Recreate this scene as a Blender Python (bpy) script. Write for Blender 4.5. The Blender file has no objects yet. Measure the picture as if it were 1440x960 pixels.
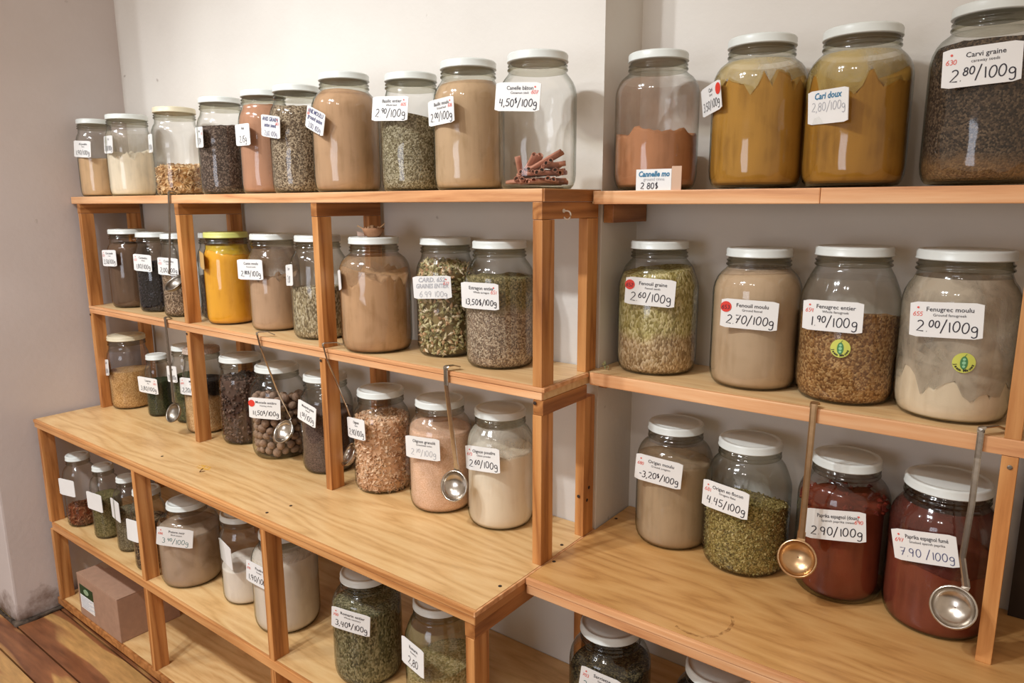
import bpy, bmesh, math, random
from mathutils import Vector, Matrix, noise
from math import pi, sin, cos, sqrt

# ------------------------------------------------------------------ camera
sc = bpy.context.scene
COL = sc.collection
cam_data = bpy.data.cameras.new('camera')
cam = bpy.data.objects.new('camera', cam_data)
COL.objects.link(cam)
cam_data.sensor_width = 36.0
cam_data.lens = 1009.55 / 1440 * 36.0
cam_data.clip_start = 0.02
YAW, PITCH, ROLL = 0.6484, -0.1907, -0.0037
fwd = Vector((-sin(YAW) * cos(PITCH), cos(YAW) * cos(PITCH), sin(PITCH)))
rt = Vector((cos(YAW), sin(YAW), 0))
up = rt.cross(fwd)
r2 = cos(ROLL) * rt + sin(ROLL) * up
u2 = -sin(ROLL) * rt + cos(ROLL) * up
rot = Matrix((r2, u2, -fwd)).transposed()
cam.matrix_world = Matrix.Translation((2.4824, -1.0167, 0.6662)) @ rot.to_4x4()
sc.camera = cam

# ------------------------------------------------------------------ light
world = bpy.data.worlds.new('room_light')
sc.world = world
world.use_nodes = True
wb = world.node_tree.nodes['Background']
wb.inputs[0].default_value = (1.0, 0.79, 0.60, 1)
wb.inputs[1].default_value = 0.29

def spot(name, loc, target, energy, size, blend, radius, color):
    d = bpy.data.lights.new(name, 'SPOT')
    d.energy = energy; d.spot_size = size; d.spot_blend = blend
    d.shadow_soft_size = radius; d.color = color
    o = bpy.data.objects.new(name, d); COL.objects.link(o)
    o.location = loc
    o.rotation_euler = (Vector(target) - Vector(loc)).to_track_quat('-Z', 'Y').to_euler()
    return o
for dx in (-0.17, 0.17):      # the ceiling lamps hang in pairs
    spot('ceiling_spot', (-0.25 + dx, -1.55, 2.15), (0.25, -0.05, 0.0), 22, 1.3, 0.8, 0.05, (0.93, 0.97, 1.0))
    spot('ceiling_spot', (1.08 + dx, -1.60, 2.15), (1.2, -0.08, 0.05), 44, 1.42, 0.75, 0.05, (0.93, 0.97, 1.0))
    spot('ceiling_spot', (0.72 + dx, -2.35, 2.15), (1.0, 0.2, 0.2), 6, 1.5, 0.6, 0.06, (0.92, 0.95, 1.0))
    spot('ceiling_spot', (2.2 + dx, -2.2, 2.15), (2.0, 0.2, 0.2), 6, 1.5, 0.6, 0.06, (1, 0.95, 0.9))
ad = bpy.data.lights.new('cool_fill_light', 'AREA')  # unseen area lamp added behind the camera as cool fill, not a window
ad.energy = 9; ad.shape = 'RECTANGLE'; ad.size = 1.1; ad.size_y = 1.0; ad.color = (0.84, 0.89, 1.0)
ao = bpy.data.objects.new('cool_fill_light', ad); COL.objects.link(ao)
ao.location = (1.5, -3.2, 0.6)
ao.rotation_euler = (Vector((0.6, 0, 0.2)) - ao.location).to_track_quat('-Z', 'Y').to_euler()

sc.view_settings.view_transform = 'Standard'
sc.view_settings.look = 'None'
sc.view_settings.gamma = 1
sc.view_settings.exposure = 0.93
sc.view_settings.use_curve_mapping = False
sc.cycles.transparent_max_bounces = 24
sc.cycles.max_bounces = 8

# ------------------------------------------------------------------ helpers
def lin(c):
    return tuple((x / 12.92 if x <= 0.04045 else ((x + 0.055) / 1.055) ** 2.4) for x in [v / 255 for v in c]) + (1,)

def link_mesh(name, bm, mat, parent=None, smooth=False, loc=None):
    me = bpy.data.meshes.new(name)
    bm.normal_update(); bm.to_mesh(me); bm.free()
    if smooth:
        for p in me.polygons: p.use_smooth = True
    for m in (mat if isinstance(mat, (list, tuple)) else [mat]): me.materials.append(m)
    o = bpy.data.objects.new(name, me); COL.objects.link(o)
    if loc is not None: o.location = loc
    if parent: o.parent = parent
    return o

def empty(name, loc, label=None, cat=None, group=None, rotz=0):
    o = bpy.data.objects.new(name, None); COL.objects.link(o)
    o.location = loc; o.rotation_euler = (0, 0, rotz); o.empty_display_size = 0.02
    if label: o['label'] = label; o['category'] = cat
    if group: o['group'] = group
    return o

def box_bm(bm, x0, x1, y0, y1, z0, z1, bev=0.0):
    vs = [bm.verts.new(p) for p in ((x0, y0, z0), (x1, y0, z0), (x1, y1, z0), (x0, y1, z0),
                                    (x0, y0, z1), (x1, y0, z1), (x1, y1, z1), (x0, y1, z1))]
    fs = [bm.faces.new([vs[i] for i in f]) for f in ((0, 3, 2, 1), (4, 5, 6, 7), (0, 1, 5, 4), (1, 2, 6, 5), (2, 3, 7, 6), (3, 0, 4, 7))]
    if bev:
        es = {e for f in fs for e in f.edges}
        bmesh.ops.bevel(bm, geom=list(es), offset=bev, segments=2, affect='EDGES', profile=0.6)

def box(name, mat, dims, parent=None, bev=0.0):
    """a box given in world coordinates; its own origin sits at its lower corner"""
    x0, x1, y0, y1, z0, z1 = dims
    bm = bmesh.new(); box_bm(bm, 0, x1 - x0, 0, y1 - y0, 0, z1 - z0, bev)
    loc = Vector((x0, y0, z0))
    if parent: loc = loc - parent.location
    return link_mesh(name, bm, mat, parent, False, loc)

def lathe(bm, prof, n=40, cap=True, a0=0.0, mi=0):
    rings = []
    for r, z in prof:
        rings.append([bm.verts.new((r * cos(a0 + 2 * pi * k / n), r * sin(a0 + 2 * pi * k / n), z)) for k in range(n)])
    for a, b in zip(rings, rings[1:]):
        for k in range(n):
            f = bm.faces.new((a[k], a[(k + 1) % n], b[(k + 1) % n], b[k])); f.material_index = mi
    if cap:
        bm.faces.new(list(reversed(rings[0]))); bm.faces.new(rings[-1])
    return rings

def tube(bm, pts, rad, n=8, flat=None):
    """a tube along pts; rad may be a list; flat=(wx,wy,side) gives a flat bar with that side direction"""
    rings = []
    pts = [Vector(p) for p in pts]
    for i, p in enumerate(pts):
        t = (pts[min(i + 1, len(pts) - 1)] - pts[max(i - 1, 0)]).normalized()
        ref = Vector(flat[2]) if flat else (Vector((0, 0, 1)) if abs(t.z) < 0.9 else Vector((1, 0, 0)))
        s = (ref - t * ref.dot(t)).normalized(); u = t.cross(s)
        r = rad[i] if isinstance(rad, (list, tuple)) else rad
        ring = []
        for k in range(n):
            a = 2 * pi * (k + 0.5) / n
            if flat:
                ca, sa = cos(a), sin(a)
                m = max(abs(ca), abs(sa)); w = 0.75 + 0.25 / m if False else 1
                ring.append(bm.verts.new(p + s * flat[0] * r * max(-1, min(1, ca * 1.35)) + u * flat[1] * max(-1, min(1, sa * 1.35))))
            else:
                ring.append(bm.verts.new(p + s * r * cos(a) + u * r * sin(a)))
        rings.append(ring)
    for a, b in zip(rings, rings[1:]):
        for k in range(n): bm.faces.new((a[k], a[(k + 1) % n], b[(k + 1) % n], b[k]))
    bm.faces.new(list(reversed(rings[0]))); bm.faces.new(rings[-1])

# ------------------------------------------------------------------ materials
def new_mat(name):
    m = bpy.data.materials.new(name); m.use_nodes = True
    nt = m.node_tree; nt.nodes.clear()
    out = nt.nodes.new('ShaderNodeOutputMaterial')
    return m, nt, out

def N(nt, t, **kw):
    n = nt.nodes.new(t)
    for k, v in kw.items():
        if k.startswith('i_'):
            key = k[2:].replace('_', ' ')
            n.inputs[int(key) if key.isdigit() else key].default_value = v
        else: setattr(n, k, v)
    return n

def ramp(nt, stops, interp='LINEAR'):
    r = nt.nodes.new('ShaderNodeValToRGB'); r.color_ramp.interpolation = interp
    e = r.color_ramp.elements
    while len(e) < len(stops): e.new(0.5)
    for x, (p, c) in zip(e, stops): x.position = p; x.color = c if len(c) == 4 else lin(c)
    return r

def principled(nt, out, rough=0.5, spec=0.5, metal=0.0):
    b = nt.nodes.new('ShaderNodeBsdfPrincipled')
    b.inputs['Roughness'].default_value = rough
    b.inputs['Specular IOR Level'].default_value = spec
    b.inputs['Metallic'].default_value = metal
    nt.links.new(b.outputs[0], out.inputs[0])
    return b

def plain(name, c, rough=0.5, spec=0.5, metal=0.0, noise_amt=0.0, nscale=40, bump=0.0):
    m, nt, out = new_mat(name); b = principled(nt, out, rough, spec, metal)
    tc = N(nt, 'ShaderNodeTexCoord')
    nz = N(nt, 'ShaderNodeTexNoise', i_Scale=nscale, i_Detail=4.0)
    nt.links.new(tc.outputs['Object'], nz.inputs['Vector'])
    lo = tuple(x * (1 - noise_amt) for x in lin(c)[:3]) + (1,); hi = tuple(min(1, x * (1 + noise_amt * .6)) for x in lin(c)[:3]) + (1,)
    r = ramp(nt, [(0.3, lo), (0.7, hi)])
    nt.links.new(nz.outputs['Fac'], r.inputs[0]); nt.links.new(r.outputs[0], b.inputs['Base Color'])
    if bump:
        bp = N(nt, 'ShaderNodeBump', i_Strength=bump, i_Distance=0.002)
        nt.links.new(nz.outputs['Fac'], bp.inputs['Height']); nt.links.new(bp.outputs[0], b.inputs['Normal'])
    return m

def wood(name, c_dark, c_mid, c_light, axis='X', ring=26, stretch=14, rough=0.42, figure=0.5, knots=False, vary=0.12, rings=9.0):
    m, nt, out = new_mat(name); b = principled(nt, out, rough, 0.4)
    L = nt.links.new
    tc = N(nt, 'ShaderNodeTexCoord'); oi = N(nt, 'ShaderNodeObjectInfo')
    add = N(nt, 'ShaderNodeVectorMath', operation='ADD')
    mul = N(nt, 'ShaderNodeVectorMath', operation='SCALE'); mul.inputs['Scale'].default_value = 7.3
    comb = N(nt, 'ShaderNodeCombineXYZ')
    for i in range(3): L(oi.outputs['Random'], comb.inputs[i])
    L(comb.outputs[0], mul.inputs[0]); L(tc.outputs['Object'], add.inputs[0]); L(mul.outputs[0], add.inputs[1])
    s = [1.0, 1.0, 1.0]; s['XYZ'.index(axis)] = 1.0 / stretch
    mp = N(nt, 'ShaderNodeMapping'); mp.inputs['Scale'].default_value = s
    L(add.outputs[0], mp.inputs['Vector'])
    n1 = N(nt, 'ShaderNodeTexNoise', i_Scale=ring * 0.28, i_Detail=3.0, i_Roughness=0.5); L(mp.outputs[0], n1.inputs['Vector'])
    mm = N(nt, 'ShaderNodeMath', operation='MULTIPLY'); mm.inputs[1].default_value = rings; L(n1.outputs['Fac'], mm.inputs[0])
    sn = N(nt, 'ShaderNodeMath', operation='PINGPONG'); sn.inputs[1].default_value = 0.5; L(mm.outputs[0], sn.inputs[0])
    dbl = N(nt, 'ShaderNodeMath', operation='MULTIPLY'); dbl.inputs[1].default_value = 2.0; L(sn.outputs[0], dbl.inputs[0])
    n2 = N(nt, 'ShaderNodeTexNoise', i_Scale=ring * 7.0, i_Detail=5.0, i_Roughness=0.65); L(mp.outputs[0], n2.inputs['Vector'])
    mixf = N(nt, 'ShaderNodeMix', data_type='FLOAT'); mixf.inputs[0].default_value = figure
    L(n2.outputs['Fac'], mixf.inputs[2]); L(dbl.outputs[0], mixf.inputs[3])
    r = ramp(nt, [(0.12, c_dark), (0.45, c_mid), (0.85, c_light)])
    L(mixf.outputs[0], r.inputs[0])
    n3 = N(nt, 'ShaderNodeTexNoise', i_Scale=3.0, i_Detail=2.0); L(add.outputs[0], n3.inputs['Vector'])
    mr = N(nt, 'ShaderNodeMapRange'); mr.inputs['To Min'].default_value = 1 - vary; mr.inputs['To Max'].default_value = 1 + vary
    mr.inputs['From Min'].default_value = .3; mr.inputs['From Max'].default_value = .7
    L(n3.outputs['Fac'], mr.inputs['Value'])
    hsv = N(nt, 'ShaderNodeHueSaturation'); L(r.outputs[0], hsv.inputs['Color']); L(mr.outputs[0], hsv.inputs['Value'])
    col = hsv.outputs[0]
    if knots:
        vo = N(nt, 'ShaderNodeTexVoronoi', i_Scale=5.0); mk = N(nt, 'ShaderNodeMapping'); sk = [1.6, 1.6, 1.6]; sk['XYZ'.index(axis)] = 0.55
        mk.inputs['Scale'].default_value = sk; L(add.outputs[0], mk.inputs['Vector']); L(mk.outputs[0], vo.inputs['Vector'])
        rk = ramp(nt, [(0.03, (1, 1, 1, 1)), (0.13, (0, 0, 0, 1))]); L(vo.outputs['Distance'], rk.inputs[0])
        mx = N(nt, 'ShaderNodeMix', data_type='RGBA'); mx.inputs[7].default_value = lin((70, 35, 18))
        L(rk.outputs[0], mx.inputs[0]); L(col, mx.inputs[6]); col = mx.outputs[2]
    L(col, b.inputs['Base Color'])
    bp = N(nt, 'ShaderNodeBump', i_Strength=0.25, i_Distance=0.0008); L(n2.outputs['Fac'], bp.inputs['Height']); L(bp.outputs[0], b.inputs['Normal'])
    return m

PINE_Z = wood('pine_post', (140, 84, 42), (190, 128, 72), (216, 158, 98), 'Z', 34, 16, 0.4, 0.5)
PINE_Y = wood('pine_rail', (128, 78, 38), (166, 108, 58), (190, 132, 78), 'Y', 34, 16, 0.4, 0.5)
EDGE_X = wood('pine_edge', (184, 122, 78), (220, 162, 112), (234, 188, 142), 'X', 34, 18, 0.45, 0.45)
EDGE_L = wood('amber_edge', (160, 98, 50), (200, 140, 84), (220, 166, 108), 'X', 34, 18, 0.4, 0.45)
PLY = wood('plywood_top', (204, 162, 110), (224, 186, 134), (232, 202, 154), 'X', 20, 9, 0.32, 0.34, vary=0.05, rings=15)
OAK = wood('varnished_plywood', (190, 146, 92), (219, 178, 122), (232, 198, 144), 'X', 20, 7, 0.3, 0.38, vary=0.06, rings=15)
OAK_R = wood('amber_plywood', (168, 118, 66), (202, 152, 92), (216, 170, 110), 'X', 20, 7, 0.3, 0.38, vary=0.08, rings=15)

def wall_mat(name, c1, c2, low=None):
    m, nt, out = new_mat(name); b = principled(nt, out, 0.75, 0.25); L = nt.links.new
    tc = N(nt, 'ShaderNodeTexCoord')
    n1 = N(nt, 'ShaderNodeTexNoise', i_Scale=2.5, i_Detail=5.0); L(tc.outputs['Object'], n1.inputs['Vector'])
    r = ramp(nt, [(0.3, c1), (0.7, c2)]); L(n1.outputs['Fac'], r.inputs[0]); col = r.outputs[0]
    n2 = N(nt, 'ShaderNodeTexNoise', i_Scale=60.0, i_Detail=4.0); L(tc.outputs['Object'], n2.inputs['Vector'])
    # a few scuffs and chips
    vo = N(nt, 'ShaderNodeTexVoronoi', i_Scale=7.0); 
    n4 = N(nt, 'ShaderNodeTexNoise', i_Scale=30.0, i_Detail=3.0); L(tc.outputs['Object'], n4.inputs['Vector'])
    av = N(nt, 'ShaderNodeVectorMath', operation='MULTIPLY_ADD'); av.inputs[1].default_value = (0.03, 0.03, 0.03)
    L(n4.outputs['Color'], av.inputs[0]); L(tc.outputs['Object'], av.inputs[2]); L(av.outputs[0], vo.inputs['Vector'])
    rs = ramp(nt, [(0.02, (0.75, 0.75, 0.75, 1)), (0.05, (0, 0, 0, 1))]); L(vo.outputs['Distance'], rs.inputs[0])
    mx = N(nt, 'ShaderNodeMix', data_type='RGBA'); mx.inputs[7].default_value = lin((150, 138, 128)); L(rs.outputs[0], mx.inputs[0]); L(col, mx.inputs[6]); col = mx.outputs[2]
    if low is not None:   # flaking, grimy plaster near the floor
        sx = N(nt, 'ShaderNodeSeparateXYZ'); L(tc.outputs['Object'], sx.inputs[0])
        n3 = N(nt, 'ShaderNodeTexNoise', i_Scale=14.0, i_Detail=6.0, i_Roughness=0.65); L(tc.outputs['Object'], n3.inputs['Vector'])
        ma = N(nt, 'ShaderNodeMath', operation='MULTIPLY_ADD'); ma.inputs[1].default_value = 0.22; L(n3.outputs['Fac'], ma.inputs[0]); 
        mneg = N(nt, 'ShaderNodeMath', operation='MULTIPLY'); mneg.inputs[1].default_value = -1.0; L(sx.outputs['Z'], mneg.inputs[0]); L(mneg.outputs[0], ma.inputs[2])
        rl = ramp(nt, [(0.02, (0, 0, 0, 1)), (0.06, (0.55, 0.55, 0.55, 1)), (0.1, (1, 1, 1, 1))]); L(ma.outputs[0], rl.inputs[0])
        mx2 = N(nt, 'ShaderNodeMix', data_type='RGBA'); mx2.inputs[7].default_value = lin(low); L(rl.outputs[0], mx2.inputs[0]); L(col, mx2.inputs[6]); col = mx2.outputs[2]
    L(col, b.inputs['Base Color'])
    ad_ = N(nt, 'ShaderNodeMath', operation='ADD'); L(n1.outputs['Fac'], ad_.inputs[0]); L(n2.outputs['Fac'], ad_.inputs[1])
    bp = N(nt, 'ShaderNodeBump', i_Strength=0.25, i_Distance=0.003); L(ad_.outputs[0], bp.inputs['Height']); L(bp.outputs[0], b.inputs['Normal'])
    return m
WALL = wall_mat('painted_plaster', (210, 205, 198), (221, 217, 210))
WALL_L = wall_mat('left_plaster', (198, 188, 184), (208, 199, 196), low=(120, 98, 84))

def plank_mat():
    m, nt, out = new_mat('knotty_pine_floor'); b = principled(nt, out, 0.32, 0.5); L = nt.links.new
    tc = N(nt, 'ShaderNodeTexCoord'); oi = N(nt, 'ShaderNodeObjectInfo')
    comb = N(nt, 'ShaderNodeCombineXYZ'); mu = N(nt, 'ShaderNodeMath', operation='MULTIPLY'); mu.inputs[1].default_value = 11.0
    L(oi.outputs['Random'], mu.inputs[0]); L(mu.outputs[0], comb.inputs[0]); L(oi.outputs['Random'], comb.inputs[2])
    add = N(nt, 'ShaderNodeVectorMath', operation='ADD'); L(tc.outputs['Object'], add.inputs[0]); L(comb.outputs[0], add.inputs[1])
    mp = N(nt, 'ShaderNodeMapping'); mp.inputs['Scale'].default_value = (0.16, 1, 1); L(add.outputs[0], mp.inputs[0])
    n1 = N(nt, 'ShaderNodeTexNoise', i_Scale=11.0, i_Detail=2.0, i_Distortion=0.6); L(mp.outputs[0], n1.inputs['Vector'])
    r1 = ramp(nt, [(0.44, (190, 146, 90)), (0.48, (146, 94, 60)), (0.62, (118, 72, 46)), (0.67, (176, 128, 78))]); L(n1.outputs['Fac'], r1.inputs[0])
    n2 = N(nt, 'ShaderNodeTexNoise', i_Scale=90.0, i_Detail=4.0); L(mp.outputs[0], n2.inputs['Vector'])
    r2_ = ramp(nt, [(0.3, (0.75, 0.75, 0.75, 1)), (0.7, (1.12, 1.12, 1.12, 1))]); L(n2.outputs['Fac'], r2_.inputs[0])
    mx = N(nt, 'ShaderNodeMix', data_type='RGBA', blend_type='MULTIPLY'); mx.inputs[0].default_value = 1.0
    L(r1.outputs[0], mx.inputs[6]); L(r2_.outputs[0], mx.inputs[7])
    vo = N(nt, 'ShaderNodeTexVoronoi', i_Scale=5.5); mk = N(nt, 'ShaderNodeMapping'); mk.inputs['Scale'].default_value = (0.7, 1.3, 1)
    L(add.outputs[0], mk.inputs[0]); L(mk.outputs[0], vo.inputs['Vector'])
    rk = ramp(nt, [(0.02, (1, 1, 1, 1)), (0.05, (0.5, 0.5, 0.5, 1)), (0.09, (0, 0, 0, 1))]); L(vo.outputs['Distance'], rk.inputs[0])
    mx2 = N(nt, 'ShaderNodeMix', data_type='RGBA'); mx2.inputs[7].default_value = lin((58, 28, 16)); L(rk.outputs[0], mx2.inputs[0]); L(mx.outputs[2], mx2.inputs[6])
    L(mx2.outputs[2], b.inputs['Base Color'])
    return m
PLANK = plank_mat()

def glass_mat(name, tint, facing_tint):
    """thin-walled glass: clear straight on, thicker and greener at grazing angles"""
    m, nt, out = new_mat(name); L = nt.links.new
    lw = N(nt, 'ShaderNodeLayerWeight', i_Blend=0.5)
    r = ramp(nt, [(0.45, tint), (0.97, facing_tint)]); L(lw.outputs['Facing'], r.inputs[0])
    tr = N(nt, 'ShaderNodeBsdfTransparent'); L(r.outputs[0], tr.inputs[0])
    gl = N(nt, 'ShaderNodeBsdfGlossy', i_Roughness=0.085)
    tc = N(nt, 'ShaderNodeTexCoord'); nz = N(nt, 'ShaderNodeTexNoise', i_Scale=22.0, i_Detail=1.0); L(tc.outputs['Object'], nz.inputs['Vector'])
    bp = N(nt, 'ShaderNodeBump', i_Strength=0.5, i_Distance=0.004); L(nz.outputs['Fac'], bp.inputs['Height']); L(bp.outputs[0], gl.inputs['Normal'])
    fr = N(nt, 'ShaderNodeMath', operation='POWER'); fr.inputs[1].default_value = 4.5; L(lw.outputs['Facing'], fr.inputs[0])
    ad2 = N(nt, 'ShaderNodeMath', operation='MULTIPLY_ADD'); ad2.inputs[1].default_value = 0.85; ad2.inputs[2].default_value = 0.06; L(fr.outputs[0], ad2.inputs[0])
    mx = N(nt, 'ShaderNodeMixShader'); L(ad2.outputs[0], mx.inputs[0]); L(tr.outputs[0], mx.inputs[1]); L(gl.outputs[0], mx.inputs[2])
    L(mx.outputs[0], out.inputs[0])
    return m
GLASS = glass_mat('jar_glass', (0.985, 0.988, 0.98, 1), (0.42, 0.45, 0.39, 1))
GLASS_T = glass_mat('thick_jar_glass', (0.66, 0.65, 0.57, 1), (0.22, 0.22, 0.17, 1))

LID_W = plain('white_enamel_lid', (216, 221, 217), 0.35, 0.5, 0, 0.05, 30)
LID_C = plain('cream_lid', (214, 204, 176), 0.4, 0.5, 0, 0.05, 30)
LID_Y = plain('pale_green_lid', (205, 208, 120), 0.4, 0.5, 0, 0.05, 30)
LID_P = plain('patterned_lid', (196, 176, 160), 0.5, 0.4, 0, 0.35, 180)
STEEL = plain('brushed_steel', (196, 188, 178), 0.24, 0.5, 1.0, 0.12, 120, 0.05)
STEEL_D = plain('dull_steel', (150, 142, 132), 0.36, 0.5, 1.0, 0.15, 90, 0.05)
CARD = plain('white_card', (236, 236, 234), 0.5, 0.35, 0, 0.03, 20)
CARD_T = plain('tan_card', (206, 170, 110), 0.6, 0.3, 0, 0.08, 30)
INK = plain('black_ink', (30, 26, 40), 0.5)
INK_G = plain('faded_grey_ink', (176, 178, 184), 0.6)
INK_B = plain('blue_ink', (40, 120, 160), 0.5)
INK_T = plain('teal_ink', (40, 110, 110), 0.5)
INK_V = plain('violet_ink', (70, 76, 120), 0.5)
INK_R = plain('red_ink', (226, 92, 78), 0.5)
DOT_R = plain('red_sticker', (222, 60, 44), 0.5)
CARTON = plain('brown_cardboard', (168, 134, 112), 0.8, 0.2, 0, 0.08, 60, 0.1)
DARK = plain('dark_gap', (28, 24, 22), 0.9, 0.1)
DARKWOOD = wood('dark_brown_panel', (22, 13, 8), (34, 22, 14), (44, 30, 20), 'Z', 22, 12, 0.5, 0.4)

def grain_mat(name, cols, size, zmix=None, bump=0.7, rough=0.85, aniso=1.0):
    """loose seeds and grains: voronoi cells coloured one by one, with relief. cols: 2-4 sRGB colours. zmix: (z, cols2)"""
    m, nt, out = new_mat(name); b = principled(nt, out, rough, 0.2); L = nt.links.new
    tc = N(nt, 'ShaderNodeTexCoord')
    mp = N(nt, 'ShaderNodeMapping'); mp.inputs['Scale'].default_value = (1, 1, aniso); L(tc.outputs['Object'], mp.inputs[0])
    vo = N(nt, 'ShaderNodeTexVoronoi', i_Scale=1.0 / size); L(mp.outputs[0], vo.inputs['Vector'])
    def cr(cs):
        r = ramp(nt, [(i / max(1, len(cs)) * 1.0, c) for i, c in enumerate(cs)], 'CONSTANT')
        return r
    wn = N(nt, 'ShaderNodeTexWhiteNoise', noise_dimensions='3D'); L(vo.outputs['Color'], wn.inputs['Vector'])
    r = cr(cols); L(wn.outputs['Value'], r.inputs[0]); col = r.outputs[0]
    nz = N(nt, 'ShaderNodeTexNoise', i_Scale=22.0, i_Detail=4.0); L(tc.outputs['Object'], nz.inputs['Vector'])
    if zmix:
        z0, cs2 = zmix; rr = cr(cs2); L(wn.outputs['Value'], rr.inputs[0])
        sx = N(nt, 'ShaderNodeSeparateXYZ'); L(tc.outputs['Object'], sx.inputs[0])
        ma = N(nt, 'ShaderNodeMath', operation='MULTIPLY_ADD'); ma.inputs[1].default_value = 0.05; L(nz.outputs['Fac'], ma.inputs[0]); L(sx.outputs['Z'], ma.inputs[2])
        mr = N(nt, 'ShaderNodeMapRange'); mr.inputs['From Min'].default_value = z0 + .015; mr.inputs['From Max'].default_value = z0 + .035; L(ma.outputs[0], mr.inputs['Value'])
        mx = N(nt, 'ShaderNodeMix', data_type='RGBA'); L(mr.outputs[0], mx.inputs[0]); L(rr.outputs[0], mx.inputs[6]); L(col, mx.inputs[7]); col = mx.outputs[2]
    rv = ramp(nt, [(0.3, (0.82, 0.82, 0.82, 1)), (0.7, (1.1, 1.1, 1.1, 1))]); L(nz.outputs['Fac'], rv.inputs[0])
    m2 = N(nt, 'ShaderNodeMix', data_type='RGBA', blend_type='MULTIPLY'); m2.inputs[0].default_value = 1.0; L(col, m2.inputs[6]); L(rv.outputs[0], m2.inputs[7])
    L(m2.outputs[2], b.inputs['Base Color'])
    if bump:
        inv = N(nt, 'ShaderNodeMath', operation='MULTIPLY'); inv.inputs[1].default_value = -1.0; L(vo.outputs['Distance'], inv.inputs[0])
        bp = N(nt, 'ShaderNodeBump', i_Strength=bump, i_Distance=size * 0.8); L(inv.outputs[0], bp.inputs['Height']); L(bp.outputs[0], b.inputs['Normal'])
    return m

def powder_mat(name, c, c2=None, amt=0.10, streak=0.5, blotch=None):
    """ground powder pressed against glass: faint vertical streaks and smudges"""
    m, nt, out = new_mat(name); b = principled(nt, out, 0.9, 0.15); L = nt.links.new
    tc = N(nt, 'ShaderNodeTexCoord')
    mp = N(nt, 'ShaderNodeMapping'); mp.inputs['Scale'].default_value = (1, 1, 0.12); L(tc.outputs['Object'], mp.inputs[0])
    n1 = N(nt, 'ShaderNodeTexNoise', i_Scale=70.0, i_Detail=3.0); L(mp.outputs[0], n1.inputs['Vector'])
    n2 = N(nt, 'ShaderNodeTexNoise', i_Scale=16.0, i_Detail=5.0, i_Distortion=1.0); L(tc.outputs['Object'], n2.inputs['Vector'])
    mixf = N(nt, 'ShaderNodeMix', data_type='FLOAT'); mixf.inputs[0].default_value = streak; L(n2.outputs['Fac'], mixf.inputs[2]); L(n1.outputs['Fac'], mixf.inputs[3])
    a = lin(c); d = lin(c2) if c2 else tuple(x * (1 - 2.2 * amt) for x in a[:3]) + (1,)
    hi = tuple(min(1, x * (1 + amt)) for x in a[:3]) + (1,)
    r = ramp(nt, [(0.3, d), (0.5, a), (0.7, hi)]); L(mixf.outputs[0], r.inputs[0]); L(r.outputs[0], b.inputs['Base Color'])
    n3 = N(nt, 'ShaderNodeTexNoise', i_Scale=300.0, i_Detail=3.0); L(tc.outputs['Object'], n3.inputs['Vector'])
    bp = N(nt, 'ShaderNodeBump', i_Strength=0.2, i_Distance=0.001); L(n3.outputs['Fac'], bp.inputs['Height']); L(bp.outputs[0], b.inputs['Normal'])
    return m

def film_mat(name, c, density=0.5, scale=18.0):
    """dust clinging to the inside of the glass"""
    m, nt, out = new_mat(name); L = nt.links.new
    tc = N(nt, 'ShaderNodeTexCoord')
    mp = N(nt, 'ShaderNodeMapping'); mp.inputs['Scale'].default_value = (1, 1, 0.55); L(tc.outputs['Object'], mp.inputs[0])
    nz = N(nt, 'ShaderNodeTexNoise', i_Scale=scale, i_Detail=6.0, i_Roughness=0.6, i_Distortion=0.8); L(mp.outputs[0], nz.inputs['Vector'])
    r = ramp(nt, [(0.35, (density * .45,) * 3 + (1,)), (0.62, (min(1, density * 1.3),) * 3 + (1,))]); L(nz.outputs['Fac'], r.inputs[0])
    tr = N(nt, 'ShaderNodeBsdfTransparent'); df = N(nt, 'ShaderNodeBsdfDiffuse'); df.inputs[0].default_value = lin(c)
    mx = N(nt, 'ShaderNodeMixShader'); L(r.outputs[0], mx.inputs[0]); L(tr.outputs[0], mx.inputs[1]); L(df.outputs[0], mx.inputs[2]); L(mx.outputs[0], out.inputs[0])
    return m

def piece_mat(name, cols, rough=0.7):
    m, nt, out = new_mat(name); b = principled(nt, out, rough, 0.25); L = nt.links.new
    ge = N(nt, 'ShaderNodeNewGeometry')
    r = ramp(nt, [(i / len(cols), c) for i, c in enumerate(cols)], 'CONSTANT'); L(ge.outputs['Random Per Island'], r.inputs[0])
    tc = N(nt, 'ShaderNodeTexCoord'); nz = N(nt, 'ShaderNodeTexNoise', i_Scale=250.0, i_Detail=3.0); L(tc.outputs['Object'], nz.inputs['Vector'])
    rv = ramp(nt, [(0.3, (0.7, 0.7, 0.7, 1)), (0.7, (1.1, 1.1, 1.1, 1))]); L(nz.outputs['Fac'], rv.inputs[0])
    m2 = N(nt, 'ShaderNodeMix', data_type='RGBA', blend_type='MULTIPLY'); m2.inputs[0].default_value = 1.0; L(r.outputs[0], m2.inputs[6]); L(rv.outputs[0], m2.inputs[7])
    L(m2.outputs[2], b.inputs['Base Color'])
    return m
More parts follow.
